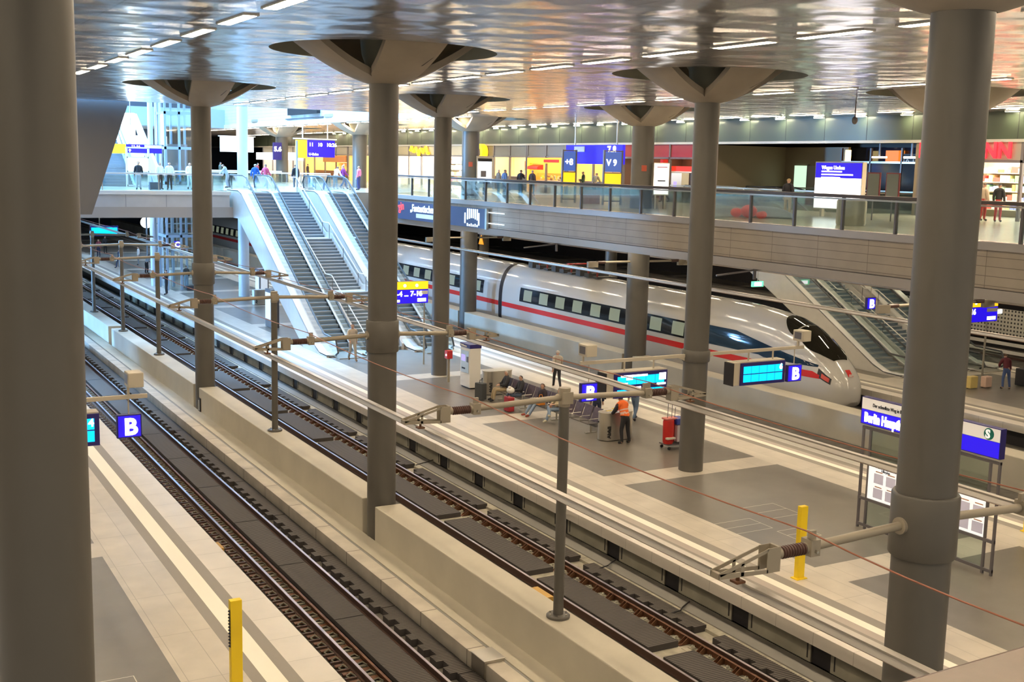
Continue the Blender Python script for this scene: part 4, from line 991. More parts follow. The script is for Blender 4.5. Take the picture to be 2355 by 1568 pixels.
# windscreen on the centre line
def top_patch(ya, yb, wf, m, name, off=.015, x0f=None):
    n = 22; K = 11; vs = []; fs = []
    for i in range(n + 1):
        y = ya + (yb - ya) * i / n; w_ = wf(i / n)
        for k in range(K):
            x = -w_ + 2 * w_ * k / (K - 1); vs.append((TX + x * (1 + off), y - off, sz(y, x) + off))
    for i in range(n):
        for k in range(K - 1): q = i * K + k; fs.append((q, q + 1, q + K + 1, q + K))
    mb = MB(); mb.add(vs, fs, m); return mb.build(name, t, smooth=True, fix=False)
WS = mat('black_windscreen', (.012, .011, .008), .05)
top_patch(38.22, 40.25, lambda q: .96 * (max(0, math.sin(PI * min(1, .10 + .62 * q))) ** .75), WS, 'windscreen')
top_patch(40.33, 41.5, lambda q: .98 * (max(0, math.cos(PI / 2 * q)) ** .5), WS, 'windscreen_upper')
m = MB(); m.tube([(TX, 38.25, sz(38.25, 0) + .03), (TX + .1, 39.5, sz(39.5, .1) + .05)], .012, DARK, 6); m.build('wiper', t)
TL = mat('tail_lamp_red', (.6, .08, .06), .3)
for s in (-1, 1):
    side_patch(37.84, 38.5, lambda y: .60 + (y - 37.85) * .45, lambda y: .86 + (y - 37.85) * .62, DARK, 'lamp_bezel', t, .012, n=6, side=s)
    side_patch(37.92, 38.3, lambda y: .66 + (y - 37.85) * .45, lambda y: .83 + (y - 37.85) * .5, TL, 'tail_lamp', t, .02, n=6, side=s)
top_patch(37.52, 37.78, lambda q: .14, TR, 'logo_plate', .012)
text('DB', .15, WHITEP, t, (TX - .12, 37.50, .97), '-Y', bold=.004, name='logo_letters')
m = MB()
for y, l in ((60, 4), (52, 5), (72, 8), (85, 6)): m.box(TX - 1.3, TX + 1.3, y, y + l, -.74, -.3, TF)
m.build('underframe', t)
m = MB()
for i in range(9):
    y = 57.2 + i * .95; m.box(TX - .7, TX + .7, y, y + .5, 3.5, 3.62 + .12 * (i % 3), TF); m.cyl((TX - .6, y + .2, 3.6), (TX - .6, y + .2, 3.95), .06, mat('ceramic_red', (.25, .03, .02), .3), n=8); m.cyl((TX + .3, y + .2, 3.6), (TX + .3, y + .2, 3.9), .06, STEEL, n=8)
m.tube([(TX - .5, 58, 3.7), (TX - .5, 60.4, 4.15), (TX - .5, 63, 3.8)], .03, TF); m.tube([(TX + .5, 58, 3.7), (TX + .5, 60.4, 4.15), (TX + .5, 63, 3.8)], .03, TF); m.box(TX - .8, TX + .8, 60.2, 60.5, 4.1, 4.16, RED)
m.build('roof_equipment', t)
top_patch(44.4, 45.2, lambda q: .22, TF, 'roof_hatch')

# ------------------------------------------------------------------ shop facade
BAND = mat('facade_band', (.045, .056, .036), .3, spec=.4)
BEAM = mat('facade_beam', (.34, .33, .31), .4)
XS = 47.0
m = MB(); m.box(XS, XS + .3, -6, 190, 11.72, 13.0, BAND); struct(m, 'wall_facade', 'dark glossy band above the shops')
m = MB(); m.box(XS - .12, XS + .3, -6, 190, 11.58, 11.72, BEAM); struct(m, 'trim_10', 'pale beam under the facade band')
m = MB()
y = -4.0
while y < 150: m.box(XS - .01, XS, y - .015, y + .015, 11.72, 13.0, DARK); y += 3.1
struct(m, 'trim_11', 'joints of the facade band')
# rear walls, roof over the shops, end walls
SHW = mat('shop_rear_wall', (.30, .25, .18), .7)
struct(MB().box(56.2, 56.4, -6, 190, ZD, 13.0, mat('hall_dark_wall', (.05, .042, .038), .6)), 'wall_right', 'dark rear wall of the shop level')
struct(MB().box(XS + .3, 56.4, -6, 190, 11.9, 13.0, mat('shop_roof', (.06, .05, .05), .6)), 'ceiling_shops', 'ceiling over the shops')
struct(MB().box(70, 70.2, -6, 200, -1, 6.4, mat('tunnel_wall', (.035, .03, .03), .8)), 'wall_tunnel', 'dark tunnel wall beyond the far tracks')
struct(MB().box(-30, 70, 190, 190.3, -1, 20, mat('end_wall', (.12, .13, .15), .8)), 'wall_end', 'far end wall')
struct(MB().box(-20, -19.8, -6, 190, -1, 14, mat('left_wall', (.20, .19, .17), .8)), 'wall_left', 'wall far left of the frame')
def shop(y0, y1, label, wall, light, lcol, depth=5.0, posts=3, ztop=10.7, transom=(.35, .33, .28), shelves=0, sc=None):
    """open glazed unit: side walls, rear wall, lit ceiling panel, posts, transom"""
    t = thing('shop', (XS, (y0 + y1) / 2, ZD), label, 'shop')
    wm = mat('wall_' + label[:14], wall, .7)
    MB().box(XS + depth, XS + depth + .1, y0, y1, ZD, ztop + .8, wm).build('rear_wall', t)
    MB().box(XS + .1, XS + depth, y0, y0 + .08, ZD, ztop + .8, wm).build('side_wall', t); MB().box(XS + .1, XS + depth, y1 - .08, y1, ZD, ztop + .8, wm).build('side_wall', t)
    lm = mat('panel_' + label[:14], (1, 1, 1), .5, emit=light, ecol=lcol)
    MB().box(XS + .15, XS + depth, y0 + .1, y1 - .1, ztop + .3, ztop + .34, mat('shop_ceiling', (.5, .47, .4), .6)).build('ceiling_board', t)
    MB().box(XS + .8, XS + depth - .5, y0 + .5, y1 - .5, ztop + .24, ztop + .28, lm).build('light_panel', t)
    f = MB(); f.box(XS - .05, XS + .1, y0, y1, ztop - .06, ztop + .06, DSTEEL)
    for i in range(posts + 1): yy = y0 + (y1 - y0) * i / posts; f.box(XS - .05, XS + .1, yy - .07, yy + .07, ZD, 11.58, DSTEEL)
    f.build('frame', t)
    MB().box(XS + .02, XS + .05, y0, y1, ztop + .06, 11.58, mat('transom_' + label[:14], transom, .25)).build('transom_panel', t)
    if shelves:
        rnd = random.Random(int(y0 * 10)); pal = [mat('goods_%d' % i, c, .6) for i, c in enumerate(((.8, .3, .1), (.8, .1, .08), (.85, .7, .3), (.9, .85, .75), (.2, .4, .2), (.9, .5, .4), (.3, .35, .7), (.95, .9, .6)))] if sc is None else sc
        s_ = MB(); g = MB()
        for k in range(shelves):
            z = ZD + .35 + k * (2.3 / shelves); s_.box(XS + depth - .9, XS + depth - .02, y0 + .3, y1 - .3, z, z + .04, CREAM); yy = y0 + .35
            while yy < y1 - .6:
                ww = rnd.uniform(.15, .45); g.box(XS + depth - .85, XS + depth - .3, yy, yy + ww * .9, z + .04, z + .04 + rnd.uniform(.15, 2.1 / shelves - .05), rnd.choice(pal)); yy += ww
        s_.build('shelf', t); tag(g.build('goods', t), None, None, None, 'stuff')
    return t
WARM = (1, .78, .45); WHT = (1, .93, .8)
shop(30.0, 41.9, 'bright drugstore with red letters behind the right column', (.8, .7, .5), 5.5, WHT, shelves=5, posts=4)
shop(60.0, 68.0, 'dark travel shop with red ceiling right of the lit poster column', (.14, .08, .06), 1.2, WARM, posts=3, transom=(.3, .04, .03))
shop(68.2, 75.4, 'bakery with yellow counter wall below the long blue sign', (.8, .55, .22), 3.4, WARM, posts=2, transom=(.16, .15, .16))
shop(75.6, 81.3, 'bakery with orange frame and food display', (.85, .42, .10), 4.5, WARM, shelves=4, posts=2, transom=(.16, .16, .15))
shop(81.5, 92.4, 'cream coloured snack shop with two wall pictures and a queue', (.85, .68, .42), 4.0, WARM, posts=4, transom=(.16, .16, .14))
shop(92.6, 107.0, 'brightly lit shop with yellow script sign left of the snack shop', (.95, .85, .65), 9, WHT, shelves=4, posts=5, transom=(.4, .36, .25))
shop(107.2, 120.0, 'warm lit shop seen past the central column', (.9, .6, .25), 4, WARM, shelves=3, posts=4)
shop(120.2, 134.0, 'golden lit bakery beyond the open hall', (.9, .6, .22), 4.5, WARM, shelves=3, posts=4)
shop(134.2, 150.0, 'far shop with a long white sign beyond the open hall', (.45, .36, .3), 5, WHT, posts=4)
# shop fittings
def fit(name, label, cat, m): return tag(m.build(name), label, cat)
PIC = mat('picture_brown', (.28, .12, .07), .6); PICW = mat('picture_cream', (.8, .7, .55), .6); ORF = mat('orange_frame', (.95, .42, .03), .5, emit=.5, ecol=(1, .45, .03))
for i, y in enumerate((89.6, 84.4)):
    t = thing('wall_picture', (XS + 4.9, y, 9), ['left brown picture on the cream wall of the snack shop', 'right brown picture on the cream wall of the snack shop'][i], 'picture')
    MB().box(XS + 4.9, XS + 5.0, y - .7, y + .7, 8.9, 10.4, PIC).build('frame', t); MB().box(XS + 4.88, XS + 4.9, y - .6, y + .6, 9.2, 9.6, PICW).box(XS + 4.88, XS + 4.9, y - .6, y + .6, 9.95, 10.2, RED).build('picture', t)
fit('shop_counter', 'dark counter of the snack shop with the queue', 'counter', MB().box(XS + 2.2, XS + 2.9, 82.2, 90.8, ZD, 9.05, mat('counter_dark', (.10, .09, .10), .4)).box(XS + 2.1, XS + 3.0, 82.1, 90.9, 9.05, 9.1, STEEL))
t = thing('food_counter', (XS + .6, 78.4, ZD), 'bakery display counter with orange arch and red awning', 'food counter')
MB().box(XS + .6, XS + 1.5, 76.1, 80.8, ZD, 8.9, CREAM).build('counter', t); MB().box(XS + .6, XS + 1.5, 76.1, 80.8, 8.9, 9.45, GL).build('display_glass', t)
MB().box(XS - .1, XS + .2, 75.7, 81.2, 10.2, 10.62, ORF).build('orange_beam', t); MB().box(XS - .1, XS + .2, 80.8, 81.2, ZD, 10.2, ORF).build('orange_side', t); MB().box(XS - .1, XS + .2, 75.7, 76.0, ZD, 10.2, ORF).build('orange_side', t)
MB().box(XS - .14, XS - .1, 76.4, 78.6, 10.28, 10.5, RED).build('red_lettering_field', t); MB().prism([(XS + .2, 10.1), (XS + .2, 9.7), (XS - .35, 9.75), (XS - .3, 9.95)], 'Y', 79.2, 80.8, RED).build('awning', t)
rnd = random.Random(5); m = MB()
for i in range(60): m.ball((XS + rnd.uniform(.7, 1.4), rnd.uniform(76.3, 80.6), 8.93 + rnd.uniform(.03, .3)), rnd.uniform(.05, .11), rnd.choice((PIC, PICW, ORF, YEL, CREAM)), 6, 4)
tag(m.build('pastries', t), None, None, None, 'stuff')
t = thing('food_counter', (XS + 1, 71.8, ZD), 'bakery counter with yellow wall behind it beside the long blue sign', 'food counter'); MB().box(XS + .8, XS + 1.6, 68.8, 74.8, ZD, 8.95, mat('counter_dark', (.10, .09, .10), .4)).build('counter', t); MB().box(XS + 4.9, XS + 5, 70.6, 74.6, 9.0, 10.2, PICW).build('menu_board', t)
t = thing('red_counter_shelf', (XS + 3, 64, ZD), 'red lit shelf band inside the dark travel shop', 'shelf'); MB().box(XS + 3.4, XS + 4.9, 60.4, 67.6, 9.75, 9.85, CREAM).build('shelf', t); MB().box(XS + 3.5, XS + 4.8, 63.6, 67.4, 9.85, 10.2, mat('red_shelf_goods', (.5, .03, .02), .5, emit=.25, ecol=(1, .05, .02))).build('red_goods', t); MB().box(XS + 3.5, XS + 4.8, 60.8, 62.4, 9.85, 10.1, CREAM).build('white_box', t); MB().box(XS + 4.3, XS + 4.5, 62.8, 66, ZD, 9.7, mat('grey_door', (.25, .24, .22), .5)).build('partition', t)
t = thing('food_counter', (XS + 1, 127, ZD), 'golden lit bakery counter beyond the open hall', 'food counter'); MB().box(XS + .8, XS + 1.6, 121, 133, ZD, 8.95, mat('counter_brown', (.25, .12, .06), .4)).build('counter', t); MB().box(XS - .1, XS + .1, 120.5, 127.5, 9.9, 10.6, mat('copper_panel', (.45, .2, .08), .4)).build('copper_panel', t)
# recessed passage to the stairs, with dark glazing
m = MB(); m.box(55.2, 55.3, 42.2, 59.8, ZD, 11.58, mat('passage_dark_glass', (.012, .014, .03), .08)); m.box(XS, 55.3, 59.6, 59.9, ZD, 11.58, mat('passage_wall', (.20, .165, .11), .5)); m.box(XS, 55.3, 42.0, 42.2, ZD, 11.58, mat('passage_wall', (.20, .165, .11), .5))
struct(m, 'wall_passage', 'dark passage behind the escalator opening')
m = MB(); m.box(54.2, 54.4, 54.0, 59.6, ZD, 11.58, mat('passage_wall', (.20, .165, .11), .5)); struct(m, 'wall_passage_panel', 'beige wall panel in the passage')
t = thing('glass_partition', (50.5, 50, ZD), 'dark glazed partition with steel posts in the passage behind the escalator opening', 'partition')
PG = mat('partition_glass', (.012, .014, .026), .07, spec=.8)
for y0 in (44.2, 46.6, 49.0, 51.4): MB().box(53.4, 53.46, y0, y0 + 2.3, ZD, 10.6, PG).build('dark_pane', t)
for y0 in (44.1, 46.5, 48.9, 51.3, 53.7): MB().box(53.36, 53.5, y0, y0 + .1, ZD, 11.5, DSTEEL).build('post', t)
MB().box(53.36, 53.5, 44.1, 53.8, 10.6, 10.72, STEEL).build('top_bar', t)
t = thing('passage_door', (53.5, 57.5, ZD), 'pale green lit doorway left of the warm light strip', 'door')
MB().box(54.1, 54.18, 57.4, 58.6, ZD, 10.4, mat('pale_green_lit', (.6, .75, .6), .5, emit=.5, ecol=(.7, 1, .75))).build('lit_leaf', t); MB().box(54.05, 54.2, 57.3, 57.4, ZD, 10.5, DSTEEL).build('frame', t); MB().box(54.05, 54.2, 56.2, 57.3, ZD, 10.4, mat('grey_door', (.25, .24, .22), .5)).build('grey_leaf', t)
t = thing('extinguisher_box', (54, 55.4, 9.2), 'small red box on the beige wall of the passage', 'box'); MB().box(53.95, 54.2, 55.2, 55.6, 8.9, 9.7, RED).build('box', t)
for i_, y_ in enumerate((49.6, 47.2, 45.6)):
    o = tag(MB().box(52.6, 52.9, y_, y_ + .9, 10.9, 11.0, mat('warm_small_lamp', (1, 1, 1), .5, emit=5, ecol=(1, .75, .45))).build('small_lamp'), 'small warm lamp hanging before the dark glazed partition', 'lamp', 'small lamps before the dark partition')
    h_ = MB().box(52.72, 52.78, y_ + .4, y_ + .5, 11.0, 11.9, DSTEEL).build('lamp_rod', o)
dl = MB().cyl((0, 0, 0), (0, 0, .03), .12, mat('downlight_lens', (1, 1, 1), .4, emit=12, ecol=(1, .85, .6)), n=12).build('downlight'); first = True
for i in range(5):
    for j in range(3):
        o = dl if first else dl.copy()
        if not first: C.objects.link(o)
        first = False; o.location = (48.4 + j * 2.2, 43.8 + i * 3.4, 11.85); tag(o, 'small round downlight in the dark ceiling above the escalator opening', 'downlight', 'downlights of the passage ceiling')
tag(MB().box(53.9, 54.15, 53.7, 53.95, ZD, 11.4, mat('warm_light_strip', (1, .8, .3), .5, emit=3.5, ecol=(1, .75, .3))).build('light_strip'), 'vertical warm light strip at the passage edge', 'light strip')
tag(MB().box(54.9, 55.1, 43.2, 46.0, 10.3, 11.4, mat('orange_panel', (.5, .13, .02), .5, emit=.5, ecol=(1, .25, .02))).build('orange_panel'), 'orange lit panel in the dark passage, right one', 'panel')
tag(MB().box(54.9, 55.1, 50.3, 51.6, 10.3, 11.4, mat('orange_panel', (.5, .13, .02), .5, emit=.5, ecol=(1, .25, .02))).build('orange_panel'), 'orange lit panel in the dark passage, left one', 'panel')
t = thing('passage_sign', (54.7, 48.5, 10.4), 'dim white numbers sign in the dark passage', 'sign'); text('10-11...13-14', .55, WHITEP, t, (54.8, 50.2, 10.5), '-X', bold=.01); MB().box(54.82, 54.9, 46.4, 50.3, 10.3, 11.2, DARK).build('board', t)

# signs on the facade
t = thing('shop_sign', (XS - .1, 39, 11.0), 'large red letters on the drugstore facade behind the right column', 'sign')
text('ROSSMANN', 1.02, REDL, t, (XS - .12, 41.9, 10.86), '-X', bold=.03, depth=.04, name='letters')
t = thing('round_sign', (XS - .4, 88.8, 11.3), 'round yellow sign with dark arch over the snack shop', 'sign')
lg = MB(Matrix.Translation((XS - .4, 88.6, 11.05)) @ Matrix.Rotation(-PI / 2, 4, 'Y')); lg.cyl((0, 0, -.35), (0, 0, .2), .68, YELL, n=28); lg.build('disc', t)
m = MB(); pts = [(XS - .62, 88.6 + .26 * math.cos(a), 11.0 + .34 * math.sin(a)) for a in [PI * i / 10 for i in range(11)]]; m.tube([(XS - .62, 88.86, 10.75)] + pts + [(XS - .62, 88.34, 10.75)], .06, DSTEEL, 6); m.build('arch', t)
t = thing('script_sign', (XS - .2, 102, 11.2), 'lit yellow script sign on the bright shop at the centre left', 'sign')
m = MB(); rnd = random.Random(3); pts = [(XS - .2, 103.4 - i * .32, 11.15 + .32 * math.sin(i * 1.9) + .12 * math.sin(i * .8)) for i in range(14)]; m.tube(pts, .14, YELL, 6); m.build('squiggle', t)
# long blue sign with numbers
t = thing('overhead_sign', (43.0, 66, 10.6), 'long blue overhead direction sign with white numbers in front of the bakery', 'sign')
MB().box(42.9, 43.1, 62.2, 69.0, 10.2, 11.45, BLUEL).build('panel', t); MB().box(42.86, 42.9, 66.6, 67.9, 11.0, 11.35, WHITEP).build('white_field', t)
text('7-8', .75, WHITEL, t, (42.87, 63.9, 10.85), '-X', bold=.02); text('P', .5, WHITEL, t, (42.87, 68.0, 10.35), '-X', bold=.02)
MB().cyl((43, 63, 11.4), (43, 63, 13), .05, STEEL, n=8).cyl((43, 68, 11.4), (43, 68, 13), .05, STEEL, n=8).build('hanger', t)
# timetable pillars on the deck
def pillar(x, y, w_, label, n):
    t = thing('timetable_pillar', (x, y, ZD), label, 'timetable stand')
    m = MB(); 
    for dx in (0, w_): m.box(x + dx - .04, x + dx + .04, y - .06, y + .06, ZD, 10.95, DSTEEL)
    for z in (8.15, 9.7, 10.9): m.box(x, x + w_, y - .05, y + .05, z - .03, z + .03, DSTEEL)
    m.build('frame', t); MB().box(x + .04, x + w_ - .04, y - .02, y + .02, 8.9, 9.67, YELL).build('yellow_poster', t)
    MB().box(x + .04, x + w_ - .04, y - .02, y + .02, 9.75, 10.85, mat('pillar_blue', (.04, .07, .25), .4, emit=.25, ecol=(.1, .25, .9))).build('blue_panel', t)
    text(n, .5, WHITEL, t, (x + .15, y - .03, 10.1), '-Y', bold=.01); MB().box(x + .04, x + w_ - .04, y - .005, y + .005, 8.2, 8.85, GL).build('glass_pane', t)
pillar(35.35, 57.2, .9, 'timetable stand with yellow poster left of the second one', '+8'); pillar(36.3, 54.4, 1.2, 'wider timetable stand with yellow poster beside the thick column', 'V 9')
t = thing('poster_case', (36.2, 48.9, 9), 'bright white poster case mounted beside the thick deck column', 'poster case')
MB().box(35.75, 36.75, 49.0, 49.18, 8.65, 10.3, STEEL).box(35.9, 36.0, 49.05, 49.15, ZD, 8.65, STEEL).box(36.5, 36.6, 49.05, 49.15, ZD, 8.65, STEEL).build('case', t)
q = MB().box(35.8, 36.7, 48.98, 49.0, 8.7, 10.25, WHITEL).build('lit_poster', t); MB().box(36.0, 36.5, 48.97, 48.98, 9.35, 9.42, BLACKT).box(35.95, 36.6, 48.97, 48.98, 10.05, 10.1, RED).build('print', q)
t = thing('poster_case', (36.3, 68.4, 9), 'poster case with dark picture on the deck column by the snack shop', 'poster case')
MB().box(35.7, 36.9, 68.4, 68.52, 8.5, 10.55, STEEL).build('case', t); q = MB().box(35.78, 36.82, 68.38, 68.4, 8.8, 10.3, mat('dim_white_lit', (.7, .75, .8), .5, emit=.8, ecol=(.8, .9, 1))).build('lit_poster', t)
MB().box(35.78, 36.82, 68.37, 68.38, 10.2, 10.4, DARK).box(36.0, 36.4, 68.37, 68.38, 9.2, 9.6, DSTEEL).box(35.9, 36.7, 68.37, 68.38, 8.75, 8.9, DKBLUE).build('print', q)
for i, (y, z) in enumerate(((49.8, 10.0), (69.1, 10.0))):
    tag(MB(Matrix.Translation((35.6, y, z)) @ Matrix.Rotation(-.45, 4, 'Z')).box(-.13, .13, -.60, -.57, -.15, .15, mat('dim_red_plate', (.45, .08, .04), .5)).build('red_plate'), ['small red plate on the thick column beside the white poster', 'small red plate on the thick column by the snack shop'][i], 'plate')
t = thing('advert_screen', (40.0, 40.3, 9.5), 'large blue and white lit board standing on the deck right of the passage', 'lit board')
MB().box(39.95, 40.2, 38.85, 41.85, 8.3, 10.5, STEEL).build('case', t); MB().box(39.93, 39.95, 38.9, 41.8, 8.35, 9.75, WHITEL).build('white_field', t); MB().box(39.93, 39.95, 38.9, 41.8, 9.75, 10.45, BLUEL).build('blue_field', t)
text('Wegen Umbau', .24, WHITEL, t, (39.92, 41.4, 10.15), '-X', bold=.004); m = MB()
for i, l in enumerate((1.3, 2.0, 1.2)): m.box(39.915, 39.93, 41.4 - l, 41.4, 10.02 - i * .14, 10.08 - i * .14, WHITEL)
m.build('text_blocks', t)
MB().box(39.98, 40.15, 39.2, 39.35, ZD, 8.3, STEEL).box(39.98, 40.15, 41.3, 41.45, ZD, 8.3, STEEL).build('leg', t)
for i, (y, l) in enumerate(((37.7, 'left of two dark red framed notice boards on the deck'), (36.6, 'right of two dark red framed notice boards on the deck'))):
    t = thing('notice_board', (39.5, y, ZD), l, 'notice board'); MB().box(39.47, 39.53, y - .38, y + .38, 8.9, 10.05, mat('dark_red_frame', (.2, .02, .02), .4)).cyl((39.5, y, ZD), (39.5, y, 8.9), .03, DSTEEL, n=8).build('frame', t)
    MB().box(39.46, 39.47, y - .33, y + .33, 8.95, 10.0, mat('board_grey', (.16, .18, .15), .5)).build('board', t)
t = thing('ticket_machine', (41.5, 56.2, ZD), 'beige ticket machine with violet screen on the deck', 'ticket machine'); MB().box(46.2, 46.8, 60.3, 61.4, ZD, 9.75, CREAM).build('cabinet', t, bevel=.02); MB().box(46.18, 46.2, 60.8, 61.1, 8.7, 9.2, mat('violet_screen', (.2, .15, .6), .2, emit=.9)).build('screen', t)
tag(MB().box(46.4, 46.8, 62.6, 62.9, ZD, 10.6, RED).build('red_post'), 'red post in front of the dark travel shop', 'post')
MB_ = MB(); MB_.lathe([(.55, ZD), (.58, ZD + .1), (.58, 8.9), (.5, 9.0)], STEEL, (34.5, 34.0), 28); tag(MB_.build('steel_drum', smooth=True), 'wide round steel bin behind the deck glass', 'bin')
MB_ = MB(); MB_.lathe([(.65, ZD), (.7, 8.2), (.72, 8.95), (.6, 9.0)], STEEL, (28.9, 79.5), 28); tag(MB_.build('steel_drum', smooth=True), 'bright round steel bin at the head of the right escalator', 'bin')
t = thing('menu_board', (39, 58, ZD), 'reddish poster stand behind the deck glass, left of the second timetable', 'poster stand'); MB().box(35.8, 36.9, 55.6, 55.66, ZD, 8.75, mat('reddish_poster', (.35, .14, .12), .5)).build('poster', t)
# red and blue inflatable shapes seen behind the glass
t = thing('red_balloon_shape', (34.5, 40.1, ZD), 'bright red bulky shape lying behind the deck glass', 'decoration'); m = MB(); RB = mat('red_vinyl', (.8, .06, .04), .3, emit=.12, ecol=(1, .1, .05))
for dx, dy, r in ((0, 0, .36), (.3, -.55, .2), (-.2, .6, .26), (.1, 1.0, .16), (-.1, -.9, .2)): m.ball((34.5 + dx, 40.1 + dy, ZD + r * .79), (r, r * 1.1, r * .8), RB)
m.build('body', t, smooth=True)
t = thing('grey_cover', (35.9, 40.8, ZD), 'grey blue cloth heap around the red shape on the deck', 'cloth'); m = MB(); m.ball((35.9, 40.8, 8.0), (.8, 1.9, .45), mat('greyblue_cloth', (.25, .3, .36), .6)); m.build('heap', t, smooth=True)
# security camera on a rod
t = thing('dome_camera', (38.0, 37.6, 12.0), 'small dome camera hanging from the ceiling in front of the facade', 'camera'); MB().cyl((38, 37.6, 12.4), (38, 37.6, 13), .03, DSTEEL, n=8).build('rod', t); MB().ball((38, 37.6, 12.25), (.13, .13, .17), DSTEEL).build('dome', t, smooth=True)
# warning sign on the pale column, lit signs below the deck
t = thing('warning_sign', (46.5, 88, 3), 'small orange triangular warning sign on the pale column', 'sign'); MB().prism([(87.6, 3.3), (88.5, 3.3), (88.05, 4.1)], 'X', 46.5, 46.55, mat('orange_sign', (.9, .35, .02), .5, emit=.4)).build('plate', t)
t = thing('station_sign', (50, 108, 4), 'small violet lit station sign under the deck', 'sign'); MB().box(44, 47.5, 108, 108.2, 3.6, 4.5, BLUEL).build('panel', t); MB().box(44.3, 47.2, 107.97, 108, 3.8, 4.3, WHITEL).build('lettering_strip', t); MB().cyl((44.5, 108.1, 0), (44.5, 108.1, 3.6), .06, STEEL).cyl((47, 108.1, 0), (47, 108.1, 3.6), .06, STEEL).build('post', t)
t = thing('exit_sign', (44.0, 50.2, 3.6), 'small bright green and white exit sign above the train roof', 'exit sign'); MB().box(43.2, 44.0, 49.6, 49.7, 3.65, 3.95, mat('exit_green', (.1, .6, .3), .5, emit=1.2)).box(43.35, 43.85, 49.58, 49.6, 3.7, 3.9, WHITEL).cyl((43.6, 49.65, 3.95), (43.6, 49.65, 6.4), .02, STEEL).build('panel', t)
# white perforated wall beyond the far escalator side
PERF = lined('perforated_white', (.05, .05, .05), (.6, .58, .52), .22, .22, 'YZ', .5, .06, .05)
t = thing('perforated_fence', (56.5, 44, 0), 'white perforated fence at the far right behind the travellers', 'fence'); MB().box(56.5, 56.55, 36, 58, .9, 2.6, PERF).box(56.48, 56.5, 36, 58, .55, .75, WHITEP).box(56.48, 56.5, 36, 58, .1, .3, WHITEP).build('panel', t)
m = MB()
for x in (54.6, 56.2, 60.5, 62): m.box(x, x + .07, 10, 150, -.9, -.76, RAILSIDE)
struct(m, 'trim_12', 'dark rails of the furthest tracks')
bar(58.5, 4.9, 10, 150, 'overhead conductor rail of the furthest track')

# ------------------------------------------------------------------ open hall at the far left
BLUC = mat('hall_blue_steel', (.30, .38, .48), .4, metal=.2)
t = thing('glass_lift_tower', (21.7, 90, ZD), 'tall glass lift tower in the blue lit hall left of the stairs', 'lift tower')
m = MB()
for x in (20.7, 21.75, 22.8):
    for y in (90, 92.6): m.box(x - .08, x + .08, y - .08, y + .08, 0, 17, BLUC)
for z in (4, 8.0, 10.6, 13.2, 15.8):
    m.box(20.6, 22.9, 89.92, 90.08, z, z + .2, BLUC); m.box(20.6, 22.9, 92.5, 92.7, z, z + .2, BLUC); m.box(20.62, 20.78, 90, 92.6, z, z + .2, BLUC)
m.build('frame', t); MB().quad((20.7, 90, 0), (22.8, 90, 0), (22.8, 90, 17), (20.7, 90, 17), GL).quad((20.7, 90, 0), (20.7, 92.6, 0), (20.7, 92.6, 17), (20.7, 90, 17), GL).build('glass_skin', t, fix=False)
MB().box(21.0, 22.5, 90.6, 92.2, 8.6, 11.0, mat('lift_cabin', (.35, .3, .3), .3, metal=.5)).build('cabin', t)
# upper hall floors at the back
HW = mat('hall_back_wall', (.10, .12, .16), .5)
struct(MB().box(-12, 33, 128, 128.3, ZD, 17.4, HW).box(-12, 33, 118, 128, 12.9, 13.7, FMET).box(-12, 33, 117.7, 118, 13.0, 14.8, mat('hall_parapet', (.3, .36, .45), .5)), 'wall_back', 'rear floors of the open hall')
for i in range(7):
    o = tag(MB().box(14 + i * 2.4, 15.2 + i * 2.4, 127.8, 128, 9 + (i % 2) * .8, 12.2, mat('hall_window_lit', (.6, .7, .8), .3, emit=1.1, ecol=(.6, .8, 1))).build('window_%d' % (i + 2)), 'tall lit window at the back of the open hall', None, None, 'structure')
# stairs going up in the hall, dark
t = thing('staircase', (15.0, 84, ZD), 'dark stairs rising in the open hall at the far left', 'stairs')
m = MB()
for i in range(26): m.box(13.6, 17.1, 84 + i * .33, 84 + i * .33 + .34, ZD + i * .19 - .3, ZD + i * .19 + .19, STONES)
m.build('flight', t); MB().prism([(84, ZD + .1), (84, ZD + 1.1), (92.6, ZD + 6.1), (92.6, ZD + 5.0)], 'X', 17.1, 17.25, GLB).build('glass_side', t)
t = thing('escalator', (18.4, 84, ZD), 'slim blue lit escalator side rising beside the poster frame in the hall', 'escalator')
MB().prism([(84, ZD), (85.5, ZD), (92.0, 12.4), (92, 13.2), (84, ZD + .8)], 'X', 18.9, 19.1, EDK).prism([(84, ZD), (85.5, ZD), (92.0, 12.4), (92, 13.2), (84, ZD + .8)], 'X', 17.5, 17.6, EDK).build('side_cladding', t)
t = thing('poster_stand', (17.4, 83, ZD), 'pale frame with glowing yellow panel behind the waiting people on the bridge', 'poster stand')
m = MB()
for x in (16.5, 17.95): m.box(x - .06, x + .06, 82.95, 83.07, ZD, 10.6, WHITEP)
for z in (8.05, 9.0, 9.95, 10.6): m.box(16.5, 17.95, 82.95, 83.07, z - .05, z + .05, WHITEP)
m.build('frame', t); MB().box(16.56, 17.89, 83.0, 83.03, 9.05, 9.9, mat('pale_yellow_lit', (1, .8, .3), .5, emit=2.2, ecol=(1, .8, .35))).build('yellow_panel', t)
t = thing('direction_sign', (18, 84.6, 10.3), 'blue hanging direction sign with white arrow in the hall', 'sign')
MB().box(16.85, 19.3, 84.9, 85.05, 10.25, 10.85, BLUEL).build('panel', t); MB().box(18.1, 19.28, 84.88, 84.9, 10.6, 10.82, WHITEP).build('white_field', t)
